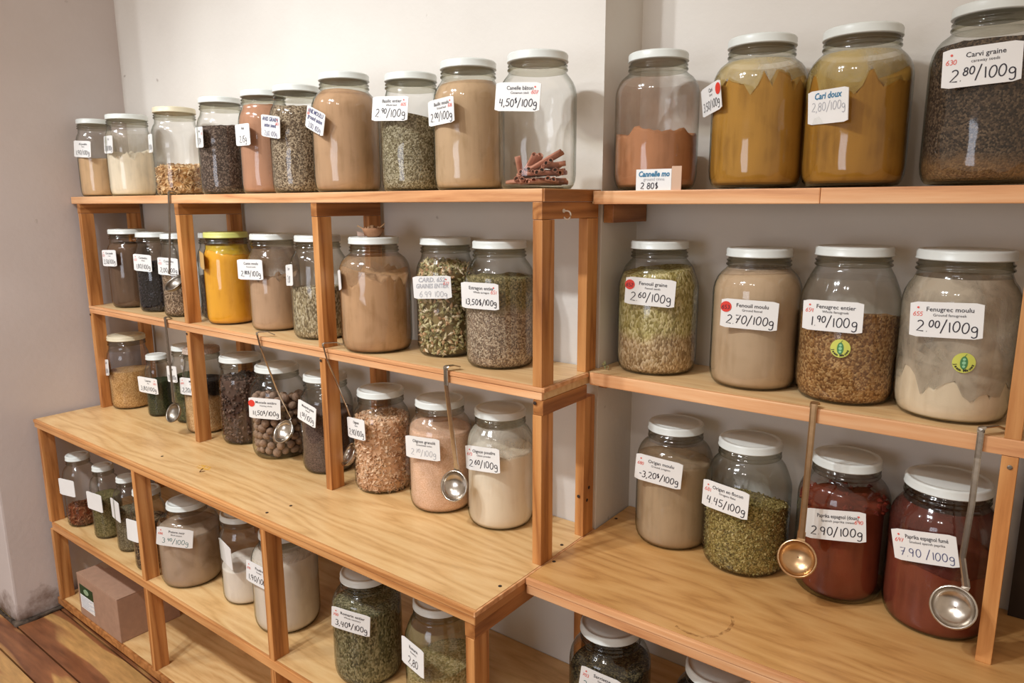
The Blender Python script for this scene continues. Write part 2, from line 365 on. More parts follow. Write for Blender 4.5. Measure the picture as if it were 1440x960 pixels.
# ------------------------------------------------------------------ setting
def struct(o):
    o['kind'] = 'structure'; return o
FZ = -0.665
struct(box('wall_left', WALL_L, (-0.60, -0.062, -0.305, 0.5, FZ, 2.4), None, 0.006))
struct(box('wall_back', WALL, (-0.062, 1.777, 0.20, 0.6, FZ, 2.4)))
struct(box('wall_recess', WALL, (1.777, 3.6, 0.345, 0.6, FZ, 2.4)))
fl = struct(box('floor', DARK, (-2.5, 4.2, -3.2, 0.6, FZ - 0.06, FZ - 0.014)))
ys = [0.20, 0.07, -0.06, -0.185, -0.311, -0.387, -0.505, -0.62, -0.74, -0.86, -0.98, -1.10, -1.25, -1.4, -1.55, -1.7]
for i in range(len(ys) - 1):
    y1, y0 = ys[i], ys[i + 1]
    box('plank', PLANK, (-1.6 - 0.13 * (i % 3), 3.4, y0 + 0.0022, y1 - 0.0022, FZ - 0.014, FZ), fl, 0.0012)
# uneven mortar lip where the left wall meets the floor
bm = bmesh.new()
rnd = random.Random(4)
path = [(-0.55, -0.312), (-0.4, -0.312), (-0.25, -0.312), (-0.12, -0.312), (-0.058, -0.309), (-0.053, -0.26), (-0.055, -0.2), (-0.055, -0.1), (-0.055, 0.1)]
tube(bm, [(x, y, FZ + 0.004) for x, y in path], [0.005, .007, .006, .008, .009, .007, .009, .006, .006], 8)
for v in bm.verts: v.co += Vector((rnd.uniform(-1, 1), rnd.uniform(-1, 1), rnd.uniform(-1, 1))) * 0.004
o = link_mesh('baseboard_left', bm, plain('grimy_mortar', (92, 80, 70), 0.95, 0.1, 0, 0.7, 50, 0.5), None, True); struct(o)

# ------------------------------------------------------------------ shelving
PW = 0.02
def edge(name, x0, x1, y, z0, z1, parent, mat=None, depth=0.008):
    """solid edging strip with a worn, rounded nose"""
    o = box(name, mat or EDGE_X, (x0, x1, y, y + depth, z0, z1), parent, 0.0018); return o
def screw(x, y, z, ax, parent, mat=None):
    bm = bmesh.new(); lathe(bm, [(0.0034, 0), (0.0034, 0.0008), (0.0022, 0.0012)], 10)
    if ax == 'y': bmesh.ops.rotate(bm, verts=bm.verts, cent=(0, 0, 0), matrix=Matrix.Rotation(pi / 2, 3, 'X'))
    if ax == 'x': bmesh.ops.rotate(bm, verts=bm.verts, cent=(0, 0, 0), matrix=Matrix.Rotation(pi / 2, 3, 'Y'))
    link_mesh('screw', bm, mat or DARKSCREW, parent, False, Vector((x, y, z)) - parent.location)
DARKSCREW = plain('dark_screw_hole', (50, 34, 24), 0.7)
ZT, ZM, ZL, ZB = 0.69, 0.343, -0.3407, -0.614
posts_x = [-0.02, 0.575, 1.156, 1.757]
# upper rack on the left counter
R = empty('shelf_rack', (0.88, 0.1, 0.0), 'tall pine rack with two jar shelves standing on the long left counter', 'shelf')
box('shelf_board', PLY, (-0.058, 1.777, 0.008, 0.196, ZT - 0.022, ZT), R)['label'] = 'top shelf board'
edge('edge_strip', -0.058, 1.777, 0.0, ZT - 0.022, ZT, R)
box('end_strip', PINE_Y, (1.777, 1.781, 0.002, 0.19, ZT - 0.022, ZT - 0.001), R, 0.001)
box('shelf_board', PLY, (-0.02, 1.777, 0.008, 0.196, ZM - 0.024, ZM), R)['label'] = 'middle shelf board'
edge('edge_strip', -0.02, 1.779, 0.0, ZM - 0.009, ZM, R)
edge('edge_strip', -0.02, 1.777, 0.0015, ZM - 0.024, ZM - 0.0095, R)
box('end_strip', EDGE_X, (1.777, 1.7835, 0.0, 0.152, ZM - 0.0085, ZM - 0.0005), R, 0.0015)
box('side_rail', PINE_Y, (1.7575, 1.7795, 0.002, 0.1525, ZM - 0.052, ZM - 0.0245), R, 0.001)
for i, x in enumerate(posts_x):
    box('cross_rail', PINE_Y, (x, x + PW, 0.0, 0.188, ZT - 0.052, ZT - 0.0225), R, 0.001)
    for y0 in (0.001, 0.150):
        box('post', PINE_Z, (x, x + PW, y0, y0 + 0.038, ZM, ZT - 0.0525), R, 0.0012)
        box('post', PINE_Z, (x, x + PW, y0, y0 + 0.038, 0.0, (ZM - 0.0245) if i < 3 else ZM - 0.0525), R, 0.0012)
    screw(x + .006, -0.0001, ZM - 0.03, 'y', R)
screw(1.7772, 0.17, 0.10, 'x', R); screw(1.7772, 0.163, 0.075, 'x', R)
screw(1.762 + .004, 0.149, 0.085, 'y', R)

# lower left cabinet with the deep counter
K = empty('counter_shelving', (0.88, 0.0, -0.665), 'low pine shelving unit with a deep varnished counter, left of the corner', 'shelf')
box('counter_top', OAK, (-0.045, 1.774, -0.184, 0.198, -0.026, 0), K)
edge('edge_strip', -0.045, 1.777, -0.192, -0.010, 0.0, K, EDGE_L)
edge('edge_strip', -0.045, 1.776, -0.190, -0.026, -0.0105, K, EDGE_L)
box('end_strip', EDGE_X, (1.774, 1.7785, -0.192, 0.196, -0.010, -0.0006), K, 0.0015)
box('end_strip', PINE_Y, (1.774, 1.777, -0.190, 0.196, -0.026, -0.0105), K, 0.001)
box('side_rail', PINE_Y, (1.752, 1.774, -0.188, 0.196, -0.054, -0.0262), K, 0.001)
box('shelf_board', OAK, (-0.03, 1.777, -0.182, 0.198, ZL - 0.024, ZL), K)
edge('edge_strip', -0.01, 1.777, -0.190, ZL - 0.024, ZL, K, EDGE_L)
box('shelf_board', OAK, (-0.045, 1.777, -0.182, 0.198, ZB - 0.024, ZB), K)
edge('edge_strip', -0.045, 1.777, -0.190, ZB - 0.024, ZB, K, PINE_Y)
for x in (-0.03, 0.584, 1.165, 1.754):
    for y0 in (-0.189, 0.157):
        zt = -0.0265 if x < 1.7 else -0.0545
        box('post', PINE_Z, (x, x + 0.019, y0, y0 + 0.04, ZL, zt), K, 0.0012)
        box('post', PINE_Z, (x, x + 0.019, y0, y0 + 0.04, ZB, ZL - 0.0245), K, 0.0012)
for x in (0.02, 0.8, 1.65):
    box('foot_block', PINE_Y, (x, x + 0.05, -0.165, 0.18, FZ, ZB - 0.0245), K)
for p in ((1.760, -0.101), (1.762, 0.095), (1.171, -0.111), (1.16, -0.165), (0.62, -0.12)):
    screw(p[0], p[1], 0.0, 'z', K)

# right shelving in the wall recess
Q = empty('recess_shelving', (2.3, 0.15, -0.665), 'pine wall shelving with three boards and a counter, right of the corner', 'shelf')
ZR = 0.0
box('shelf_board', PLY, (1.779, 3.0, 0.161, 0.343, ZT - 0.026, ZT - 0.003), Q)
edge('edge_strip', 1.786, 2.184, 0.153, ZT - 0.027, ZT - 0.003, Q, EDGE_X)['label'] = 'streaky reddish edge strip'
edge('edge_strip', 2.1845, 3.0, 0.153, ZT - 0.027, ZT - 0.003, Q)
box('shelf_board', PLY, (1.779, 3.0, 0.161, 0.343, ZM - 0.024, ZM), Q)
edge('edge_strip', 1.7845, 3.0, 0.153, ZM - 0.024, ZM, Q)
box('counter_top', OAK_R, (1.780, 3.0, -0.0435, 0.343, -0.030, 0), Q)
edge('edge_strip', 1.780, 3.0, -0.0515, -0.0125, 0.0, Q)
edge('edge_strip', 1.7805, 3.0, -0.0500, -0.030, -0.013, Q)
box('shelf_board', OAK, (1.80, 3.0, -0.04, 0.343, ZL - 0.024, ZL), Q)
box('cleat', PINE_Y, (1.7785, 1.800, 0.205, 0.342, ZT - 0.062, ZT - 0.0275), Q, 0.001)
box('cleat', PINE_Y, (1.7785, 1.795, 0.20, 0.342, ZM - 0.04, ZM - 0.0245), Q, 0.001)
for z0, z1 in ((0.0, ZM - 0.0245), (ZM, ZT - 0.0275)):
    box('post', PINE_Z, (2.451, 2.471, 0.1545, 0.193, z0, z1), Q, 0.0012)
box('post', PINE_Z, (2.19, 2.212, -0.0495, -0.008, ZL, -0.0305), Q, 0.0012)
box('post', PINE_Z, (2.19, 2.212, -0.0395, -0.002, FZ, ZL - 0.0245), Q, 0.0012)
box('post', PINE_Z, (2.95, 2.97, -0.0395, -0.002, FZ, ZL - 0.0245), Q, 0.0012)
screw(2.462, 0.1540, 0.303, 'y', Q, STEEL_D)
screw(1.789, 0.266, 0.0, 'z', Q); screw(1.787, 0.03, 0.0, 'z', Q)
for z0, z1 in ((0.0005, ZM - 0.0245), (ZM + .0005, ZT - 0.027)):
    o = box('dark_panel', DARKWOOD, (2.482, 3.0, 0.325, 0.3445, z0, z1), None)  # flat dark panel filling the bay end beyond the post
    o['label'] = 'flat dark brown panel covering the wall right of the end post, ' + ('lower bay' if z0 < .2 else 'upper bay'); o['category'] = 'board'
# jar: x, y, radius, height, shelf z, lid radius
JARS = {
 'T1': (0.0103, 0.065, 0.056, 0.2369, 0.69, 0.05),
 'T2': (0.1533, 0.1, 0.066, 0.2432, 0.69, 0.06),
 'T3': (0.4349, 0.1, 0.065, 0.2423, 0.69, 0.0575),
 'T4': (0.6705, 0.1, 0.063, 0.2489, 0.69, 0.0545),
 'T5': (0.8552, 0.105, 0.064, 0.2498, 0.69, 0.055),
 'T6': (1.0085, 0.09, 0.066, 0.2454, 0.69, 0.0545),
 'T7': (1.1856, 0.085, 0.074, 0.2535, 0.69, 0.0555),
 'T8': (1.3764, 0.1, 0.066, 0.2352, 0.69, 0.0545),
 'T9': (1.5408, 0.09, 0.069, 0.2399, 0.69, 0.0545),
 'T10': (1.7108, 0.08, 0.07, 0.2328, 0.69, 0.0545),
 'T11': (1.8658, 0.24, 0.076, 0.2394, 0.69, 0.0545),
 'T12': (2.053, 0.24, 0.077, 0.2406, 0.69, 0.0553),
 'T13': (2.2066, 0.24, 0.076, 0.2343, 0.69, 0.0571),
 'T14': (2.3771, 0.24, 0.076, 0.2422, 0.69, 0.0545),
 'M1': (0.1122, 0.084, 0.062, 0.2461, 0.343, 0.0545),
 'M2': (0.2758, 0.09, 0.06, 0.2401, 0.343, 0.054),
 'M3': (0.4322, 0.074, 0.049, 0.2396, 0.343, 0.044),
 'M3b': (0.548, 0.125, 0.05, 0.243, 0.343, 0.044),
 'M4': (0.6652, 0.0893, 0.0641, 0.2483, 0.343, 0.0581),
 'M5': (0.8532, 0.105, 0.065, 0.2475, 0.343, 0.0561),
 'M6': (1.0425, 0.102, 0.0695, 0.2483, 0.343, 0.0557),
 'M7': (1.2709, 0.0765, 0.0789, 0.2509, 0.343, 0.0558),
 'M8': (1.434, 0.1323, 0.0646, 0.2516, 0.343, 0.0551),
 'M9': (1.5938, 0.116, 0.0704, 0.2501, 0.343, 0.0548),
 'R1': (1.8705, 0.262, 0.077, 0.2513, 0.343, 0.0552),
 'R2': (2.0621, 0.262, 0.076, 0.244, 0.343, 0.0564),
 'R3': (2.2165, 0.262, 0.077, 0.2521, 0.343, 0.0598),
 'R4': (2.3726, 0.255, 0.079, 0.2528, 0.343, 0.0659),
 'C1': (0.0453, 0.078, 0.064, 0.2423, 0.0, 0.058),
 'C2': (0.2274, 0.0825, 0.0391, 0.1979, 0.0, 0.0323),
 'C3': (0.3654, 0.1094, 0.0478, 0.2408, 0.0, 0.0439),
 'C4': (0.4945, 0.0856, 0.0578, 0.252, 0.0, 0.0518),
 'C5': (0.6718, 0.1, 0.063, 0.2483, 0.0, 0.0567),
 'C6': (0.8469, 0.0977, 0.0753, 0.2449, 0.0, 0.0576),
 'C7': (1.0441, 0.1012, 0.066, 0.2478, 0.0, 0.0546),
 'C8': (1.2486, 0.099, 0.0675, 0.2413, 0.0, 0.0551),
 'C9': (1.4304, 0.1069, 0.0713, 0.2457, 0.0, 0.0549),
 'C10': (1.589, 0.1209, 0.0709, 0.2476, 0.0, 0.0545),
 'D1': (1.919, 0.262, 0.074, 0.2419, 0.0, 0.0545),
 'D2': (2.0708, 0.25, 0.077, 0.2411, 0.0, 0.0567),
 'D3': (2.2342, 0.258, 0.074, 0.2418, 0.0, 0.0552),
 'D4': (2.385, 0.247, 0.077, 0.2405, 0.0, 0.0616),
 'L1': (0.0698, -0.121, 0.048, 0.2294, -0.3407, 0.035),
 'L2': (0.2262, -0.113, 0.042, 0.2272, -0.3407, 0.0304),
 'L3': (0.3721, -0.112, 0.04, 0.225, -0.3407, 0.0277),
 'L4': (0.5255, -0.128, 0.045, 0.2306, -0.3407, 0.0367),
 'L5': (0.6775, -0.095, 0.079, 0.2229, -0.3407, 0.052),
 'L6': (0.885, -0.06, 0.06, 0.235, -0.3407, 0.054),
 'L7': (1.065, -0.065, 0.078, 0.24, -0.3407, 0.057),
 'L8': (1.3713, -0.075, 0.074, 0.235, -0.3407, 0.0545),
 'L9': (1.5741, -0.06, 0.072, 0.235, -0.3407, 0.0545),
 'B1': (1.895, 0.06, 0.076, 0.24, -0.34, 0.057),
 'B2': (2.105, 0.06, 0.076, 0.24, -0.34, 0.057),
}
# tag: angle round the jar, gap, height, facing, tilt, roll, width, height
TAGS = {
 'T1': (-1.1259, 0.0023, 0.1446, -1.3921, 0.0416, -0.0614, 0.0816, 0.0495),
 'T2': (-1.423, 0.0012, 0.1529, -1.7263, 0.0441, -0.0399, 0.0834, 0.0515),
 'T3': (-1.9403, 0.0044, 0.144, -1.9319, 0.0275, -0.0364, 0.085, 0.0501),
 'T4': (-1.6458, 0.0008, 0.1466, -1.8937, 0.0155, -0.054, 0.084, 0.052),
 'T5': (-1.5364, 0.0021, 0.1423, -1.7491, -0.0161, -0.0275, 0.0833, 0.0514),
 'T6': (-1.7264, 0.0044, 0.1515, -1.689, -0.0341, -0.1485, 0.0857, 0.0491),
 'T7': (-1.6994, 0.0033, 0.1516, -1.7661, 0.0165, -0.329, 0.0845, 0.0468),
 'T8': (-1.4569, 0.0043, 0.1621, -1.3954, 0.0958, -0.0469, 0.0879, 0.0479),
 'T9': (-1.6843, 0.0032, 0.1442, -1.7936, -0.0026, 0.0376, 0.0833, 0.0466),
 'T10': (-1.4434, 0.0041, 0.1529, -1.4199, 0.0321, -0.0714, 0.0866, 0.0472),
 'T12': (-2.4708, 0.0051, 0.1455, -2.3908, -0.0991, 0.0797, 0.0846, 0.0463),
 'T13': (-1.8806, 0.0031, 0.1164, -2.1359, -0.0957, -0.0231, 0.0797, 0.0491),
 'T14': (-1.6191, 0.0041, 0.1532, -1.5521, -0.001, 0.0403, 0.0898, 0.0506),
 'M1': (-1.4669, 0.0033, 0.1581, -1.5305, 0.0282, 0.0317, 0.0844, 0.0504),
 'M2': (-1.1416, 0.0026, 0.1509, -1.404, 0.003, -0.0321, 0.0814, 0.0501),
 'M3': (-1.0617, 0.0025, 0.1479, -1.3436, 0.0009, -0.0266, 0.0802, 0.0496),
 'M4': (-1.9529, 0.0025, 0.1746, -1.9806, 0.0043, -0.0442, 0.0852, 0.0441),
 'M5': (-1.5586, 0.0054, 0.1596, -1.4014, 0.0163, 0.0214, 0.0876, 0.0512),
 'M6': (-2.0076, 0.0035, 0.1543, -2.0221, 0.0353, 0.1007, 0.0849, 0.0504),
 'M7': (-2.1225, 0.0006, 0.1575, -2.2017, -0.0252, 0.1364, 0.0849, 0.0426),
 'M8': (-1.28, 0.0041, 0.1516, -1.243, -0.0108, 0.0472, 0.0863, 0.0472),
 'M9': (-1.4586, 0.004, 0.1472, -1.4581, -0.0407, 0.0014, 0.0857, 0.0514),
 'R1': (-1.3094, 0.0041, 0.1609, -1.294, -0.0219, -0.0559, 0.0922, 0.051),
 'R2': (-1.3895, 0.0041, 0.1359, -1.3697, -0.0158, -0.0274, 0.0931, 0.0497),
 'R3': (-1.6626, 0.0042, 0.1455, -1.5867, -0.0102, 0.0089, 0.09, 0.0487),
 'R4': (-1.6718, 0.0042, 0.1552, -1.5961, 0.0092, 0.0453, 0.092, 0.0513),
 'C1': (-1.8409, 0.0027, 0.1394, -1.8692, 0.046, 0.1759, 0.085, 0.0525),
 'C2': (-1.3166, 0.0036, 0.105, -1.3481, -0.048, -0.0284, 0.0854, 0.0516),
 'C3': (-1.6868, 0.003, 0.1554, -1.7323, 0.0308, 0.1307, 0.0847, 0.0497),
 'C4': (-1.1642, 0.003, 0.1462, -1.3452, 0.0483, 0.0147, 0.0813, 0.0502),
 'C6': (-1.0824, 0.0041, 0.1441, -1.075, -0.0083, -0.0387, 0.0871, 0.0553),
 'C7': (-1.4375, 0.0025, 0.1597, -1.6776, 0.0359, -0.1242, 0.0817, 0.0514),
 'C8': (-1.7263, 0.0032, 0.1573, -1.8051, 0.0375, 0.1233, 0.0842, 0.048),
 'C9': (-1.3636, 0.004, 0.1522, -1.3644, -0.0093, 0.0167, 0.0853, 0.0491),
 'C10': (-1.4236, 0.0038, 0.1573, -1.4613, 0.0417, 0.0607, 0.0818, 0.0512),
 'D1': (-1.5469, 0.0043, 0.1632, -1.4678, -0.0122, -0.0685, 0.0926, 0.0528),
 'D2': (-1.7333, 0.0042, 0.1466, -1.706, -0.0232, -0.0466, 0.0891, 0.0515),
 'D3': (-1.5054, 0.0042, 0.1442, -1.3723, 0.017, 0.0914, 0.0928, 0.0519),
 'D4': (-1.7561, 0.0041, 0.1493, -1.7302, -0.0472, 0.1944, 0.09, 0.0505),
 'L1': (-1.2139, 0.002, 0.1361, -1.4228, 0.0215, 0.0488, 0.0827, 0.0533),
 'L2': (-1.2033, 0.0012, 0.1237, -1.4798, 0.0029, 0.0207, 0.0827, 0.0554),
 'L3': (-1.5232, -0.0005, 0.132, -1.7368, 0.0071, 0.0796, 0.0845, 0.0604),
 'L4': (-1.6088, 0.003, 0.1203, -1.661, 0.0859, 0.1786, 0.0846, 0.0594),
 'L5': (-0.9176, 0.0041, 0.1532, -0.9113, -0.0404, -0.1502, 0.0942, 0.0528),
 'L6': (-1.3683, 0.0009, 0.1431, -1.7877, -0.0345, -0.0094, 0.0836, 0.06),
 'L7': (-1.4407, 0.0038, 0.1545, -1.4815, 0.0148, -0.0859, 0.0849, 0.0539),
 'L8': (-1.1677, 0.0039, 0.1593, -1.2378, -0.0588, -0.1054, 0.0896, 0.0496),
 'L9': (-1.6393, 0.0028, 0.1417, -1.8183, 0.0443, 0.0471, 0.082, 0.0555),
 'B1': (-1.2973, 0.0036, 0.1639, -1.4018, -0.0287, -0.132, 0.0748, 0.0471),
}
def jar_profile(R, H, rn, sl=0):
    b = 0.024 * R / 0.075
    if sl == 0:   # rounded shoulder
        s = [(R, .675), (R * .992, .71), (R * .965, .75), (R * .91, .79), ((R * .84 + rn * .06 / .76 * 1.0 if False else R * .84), .82)]
    else:         # straight sloping shoulder
        s = [(R, .64), (R * .985, .68), (R * .94, .725), (R * .885, .77), (R * .83, .81)]
    n = rn - 0.004
    s = [(max(r, n + .001), z) for r, z in s]
    p = [(R * .72, 0.003), (R * .80, 0.0), (R * .88, .0015), (R * .94, b * .3), (R * .98, b * .65), (R, b * 1.15), (R, H * .35)]
    p += [(r, z * H) for r, z in s] + [(n + (s[-1][0] - n) * .35, .848 * H), (n, .868 * H), (n + .001, .873 * H), (n + .0032, .879 * H), (n + .0032, .888 * H), (n + .0008, .894 * H), (n + .0008, .903 * H), (n + .0026, .909 * H), (n + .0026, .915 * H), (n, .921 * H), (n - .001, .945 * H)]
    return p
def radius_at(prof, z):
    if z <= prof[1][1]: return prof[1][0]
    for (r0, z0), (r1, z1) in zip(prof[1:], prof[2:]):
        if z0 <= z <= z1 and z1 > z0: return r0 + (r1 - r0) * (z - z0) / (z1 - z0)
    return prof[-1][0]

def contents_bm(prof, H, fill, amp, seed, inset=.0028, dish=0.0, n=64, rough=0.0, nlow=0.0):
    """solid of powder or seeds filling a jar up to an uneven top"""
    bm = bmesh.new(); rnd = random.Random(seed); ph = rnd.uniform(0, 6.28)
    zs = 22; rings = []
    def top(t):
        v = amp * cos(t - ph) + rough * noise.noise(Vector((cos(t) * 2.2, sin(t) * 2.2, seed * 1.7))) * 2 + nlow * (noise.noise(Vector((cos(t) * 3.5, sin(t) * 3.5, seed))) + .5 * noise.noise(Vector((cos(t) * 9, sin(t) * 9, seed + 3))))
        return (fill + v) * H
    for j in range(zs + 1):
        ring = []
        for k in range(n):
            t = 2 * pi * k / n; z = 0.0045 + (top(t) - 0.0045) * j / zs
            r = max(.004, radius_at(prof, z) - inset)
            ring.append(bm.verts.new((r * cos(t), r * sin(t), z)))
        rings.append(ring)
    for q in (0.93, 0.8, 0.6, 0.4, 0.2):
        ring = []
        for k in range(n):
            t = 2 * pi * k / n; p = rings[zs][k].co; zc = (fill - dish) * H
            z = zc + (p.z - zc) * q ** 1.3 + noise.noise(Vector((p.x * q * 50, p.y * q * 50, seed))) * 0.004
            ring.append(bm.verts.new((p.x * q, p.y * q, z)))
        rings.append(ring)
    for a, b in zip(rings, rings[1:]):
        for k in range(n): bm.faces.new((a[k], a[(k + 1) % n], b[(k + 1) % n], b[k]))
    bm.faces.new(rings[-1]); bm.faces.new(list(reversed(rings[0])))
    return bm, top

def film_bm(prof, H, zlow, z1, inset=.0012, n=44, seed=0):
    bm = bmesh.new(); rings = []
    for j in range(15):
        ring = []
        for k in range(n):
            t = 2 * pi * k / n; z0 = zlow(t); z = z0 + (z1 - z0) * j / 14; r = radius_at(prof, z) - inset
            ring.append(bm.verts.new((r * cos(t), r * sin(t), z)))
        rings.append(ring)
    for a, b in zip(rings, rings[1:]):
        for k in range(n): bm.faces.new((a[k], a[(k + 1) % n], b[(k + 1) % n], b[k]))
    return bm

def piece(bm, c, s, kind, rnd):
    """one small flake, pod or leaf"""
    q = Matrix.Rotation(rnd.uniform(0, 6.28), 3, 'X') @ Matrix.Rotation(rnd.uniform(0, 6.28), 3, 'Z') @ Matrix.Rotation(rnd.uniform(0, 6.28), 3, 'Y')
    def V(x, y, z): return bm.verts.new(Vector(c) + q @ Vector((x * s, y * s, z * s)))
    if kind == 'pod':
        a, b = V(-1, 0, 0), V(1, 0, 0); m = [V(0, .42 * cos(t), .42 * sin(t)) for t in (0, 1.26, 2.51, 3.77, 5.03)]
        for i in range(5):
            bm.faces.new((a, m[(i + 1) % 5], m[i])); bm.faces.new((b, m[i], m[(i + 1) % 5]))
    elif kind == 'flake':
        w = rnd.uniform(.35, .8); d = rnd.uniform(-.35, .35)
        p = [(-1, -w, 0), (0, -w * 1.1, d), (1, -w * .6, 0), (1, w * .5, .1), (0, w, d), (-1, w * .8, -.1)]
        t = [V(x, y, z + .09) for x, y, z in p]; u = [V(x, y, z - .09) for x, y, z in p]
        for f in ((0, 1, 4, 5), (1, 2, 3, 4)):
            bm.faces.new([t[i] for i in f]); bm.faces.new([u[i] for i in reversed(f)])
        for i in range(6): bm.faces.new((t[(i + 1) % 6], t[i], u[i], u[(i + 1) % 6]))
    else:  # lump
        r = [V(*(Vector(p).normalized() * rnd.uniform(.55, .95))) for p in ((0, 0, 1), (1, 0, 0), (0, 1, 0), (-1, 0, 0), (0, -1, 0), (0, 0, -1))]
        for i in range(4):
            bm.faces.new((r[0], r[1 + i], r[1 + (i + 1) % 4])); bm.faces.new((r[5], r[1 + (i + 1) % 4], r[1 + i]))

def pieces_bm(prof, H, top, size, kind, n, seed, fill):
    bm = bmesh.new(); rnd = random.Random(seed)
    for i in range(n):
        t = rnd.uniform(0, 2 * pi)
        if i < n * .78:
            z = rnd.uniform(size * .9, top(t)) if n > 100 else top(t) + rnd.uniform(-.012, .004)
            r = radius_at(prof, z) - .0022 - size * rnd.uniform(.45, .95)
        else:
            f = sqrt(rnd.random()); z = fill * H + (top(t) - fill * H) * f + size * rnd.uniform(0, .6)
            r = f * (radius_at(prof, z) - .003 - size)
        r = min(r, radius_at(prof, max(0.012, z - size)) - .0022 - size * .6, radius_at(prof, z + size) - .002 - size * .6)
        piece(bm, (r * cos(t), r * sin(t), z), size, kind, rnd)
    return bm

# ---- lettering: stroke figures for the felt-pen prices
def arc(cx, cy, rx, ry, a0, a1, n=9):
    return [(cx + rx * cos(math.radians(a0 + (a1 - a0) * i / n)), cy + ry * sin(math.radians(a0 + (a1 - a0) * i / n))) for i in range(n + 1)]
GL = {
 '0': [arc(.3, .5, .26, .48, 100, 460, 14)], '1': [[(.22, .9), (.26, .0)]],
 '2': [arc(.3, .72, .25, .26, 150, -40, 8) + [(.05, .03), (.6, .0)]],
 '3': [arc(.26, .74, .24, .24, 140, -80, 8), arc(.26, .26, .28, .27, 85, -140, 8)],
 '4': [[(.12, 1.0), (.04, .45), (.5, .48)], [(.46, .95), (.42, -.02)]],
 '5': [[(.55, .98), (.14, .96), (.1, .56)] + arc(.26, .3, .28, .28, 110, -140, 8)],
 '6': [[(.5, 1.0), (.2, .7)] + arc(.3, .27, .25, .27, 150, 510, 12)],
 '7': [[(.04, .93), (.58, .97), (.2, .0)], [(.14, .5), (.5, .52)]],
 '8': [arc(.3, .74, .2, .22, -90, 270, 10), arc(.3, .26, .25, .26, 90, 450, 10)],
 '9': [arc(.28, .7, .22, .26, 10, 370, 11) + [(.5, .7), (.42, .0)]],
 '/': [[(.42, 1.15), (.02, -.15)]], '.': [[(.1, .02), (.14, .0)]], ',': [[(.14, .06), (.05, -.18)]],
 '$': [arc(.3, .68, .2, .2, 60, 260, 6) + arc(.3, .26, .22, .22, 80, -120, 6), [(.3, 1.08), (.3, -.1)]],
 'g': [arc(.28, .42, .22, .24, 20, 380, 11) + [(.5, .5), (.52, -.1)] + arc(.3, -.12, .22, .22, 0, -150, 6)],
 '#': [[(.2, 1), (.1, 0)], [(.45, 1), (.35, 0)], [(.0, .65), (.55, .65)], [(.0, .3), (.55, .3)]],
 '*': [arc(.2, .5, .12, .12, 0, 360, 6)], '-': [[(0, .5), (.35, .48)]], ' ': [],
}
ADV = {'1': .42, '.': .26, ',': .28, '/': .5, ' ': .4, '-': .45}
def ribbon(bm, pts, w, z):
    pts = [Vector((x, y, z)) for x, y in pts]; prev = None
    for i, p in enumerate(pts):
        t = (pts[min(i + 1, len(pts) - 1)] - pts[max(0, i - 1)])
        if t.length < 1e-9: t = Vector((1, 0, 0))
        t.normalize(); nrm = Vector((-t.y, t.x, 0)) * w
        cur = (bm.verts.new(p + nrm), bm.verts.new(p - nrm))
        if prev: bm.faces.new((prev[0], prev[1], cur[1], cur[0]))
        prev = cur
def hand_bm(text, width, h, pen, seed=1, z=0.0):
    """hand-drawn price; ^ toggles raised small figures; returns bm centred on x"""
    rnd = random.Random(seed); x = 0; sup = False; strokes = []
    for ch in text:
        if ch == '^': sup = not sup; continue
        s = 0.66 if sup else 1.0; dy = .42 if sup else 0
        dx = rnd.uniform(-.02, .02); jy = rnd.uniform(-.06, .06); sk = rnd.uniform(.02, .14)
        for st in GL.get(ch, []):
            strokes.append([(x + dx + (px + py * sk) * s, dy + jy + py * s) for px, py in st])
        x += ADV.get(ch, .72) * s
    k = min(width / max(x, .1), h)
    bm = bmesh.new()
    for st in strokes: ribbon(bm, [((px - x / 2) * k, py * k) for px, py in st], pen, z)
    return bm
def print_mesh(name, text, size, width, bold=0.0, shear=0.0):
    c = bpy.data.curves.new(name, 'FONT'); c.body = text; c.size = size; c.align_x = 'CENTER'; c.offset = bold; c.shear = shear; c.resolution_u = 2
    ob = bpy.data.objects.new(name, c)
    me = bpy.data.meshes.new_from_object(ob)
    xs = [v.co.x for v in me.vertices]
    if xs:
        w = max(xs) - min(xs)
        if w > width:
            for v in me.vertices: v.co.x *= width / w
    bpy.data.objects.remove(ob); bpy.data.curves.remove(c)
    return me
def put(name, me_or_bm, mat, parent, x, y, z):
    if isinstance(me_or_bm, bmesh.types.BMesh): return link_mesh(name, me_or_bm, mat, parent, False, (x, y, z))
    me = me_or_bm; me.name = name; me.materials.clear(); me.materials.append(mat)
    o = bpy.data.objects.new(name, me); COL.objects.link(o); o.location = (x, y, z); o.parent = parent; return o

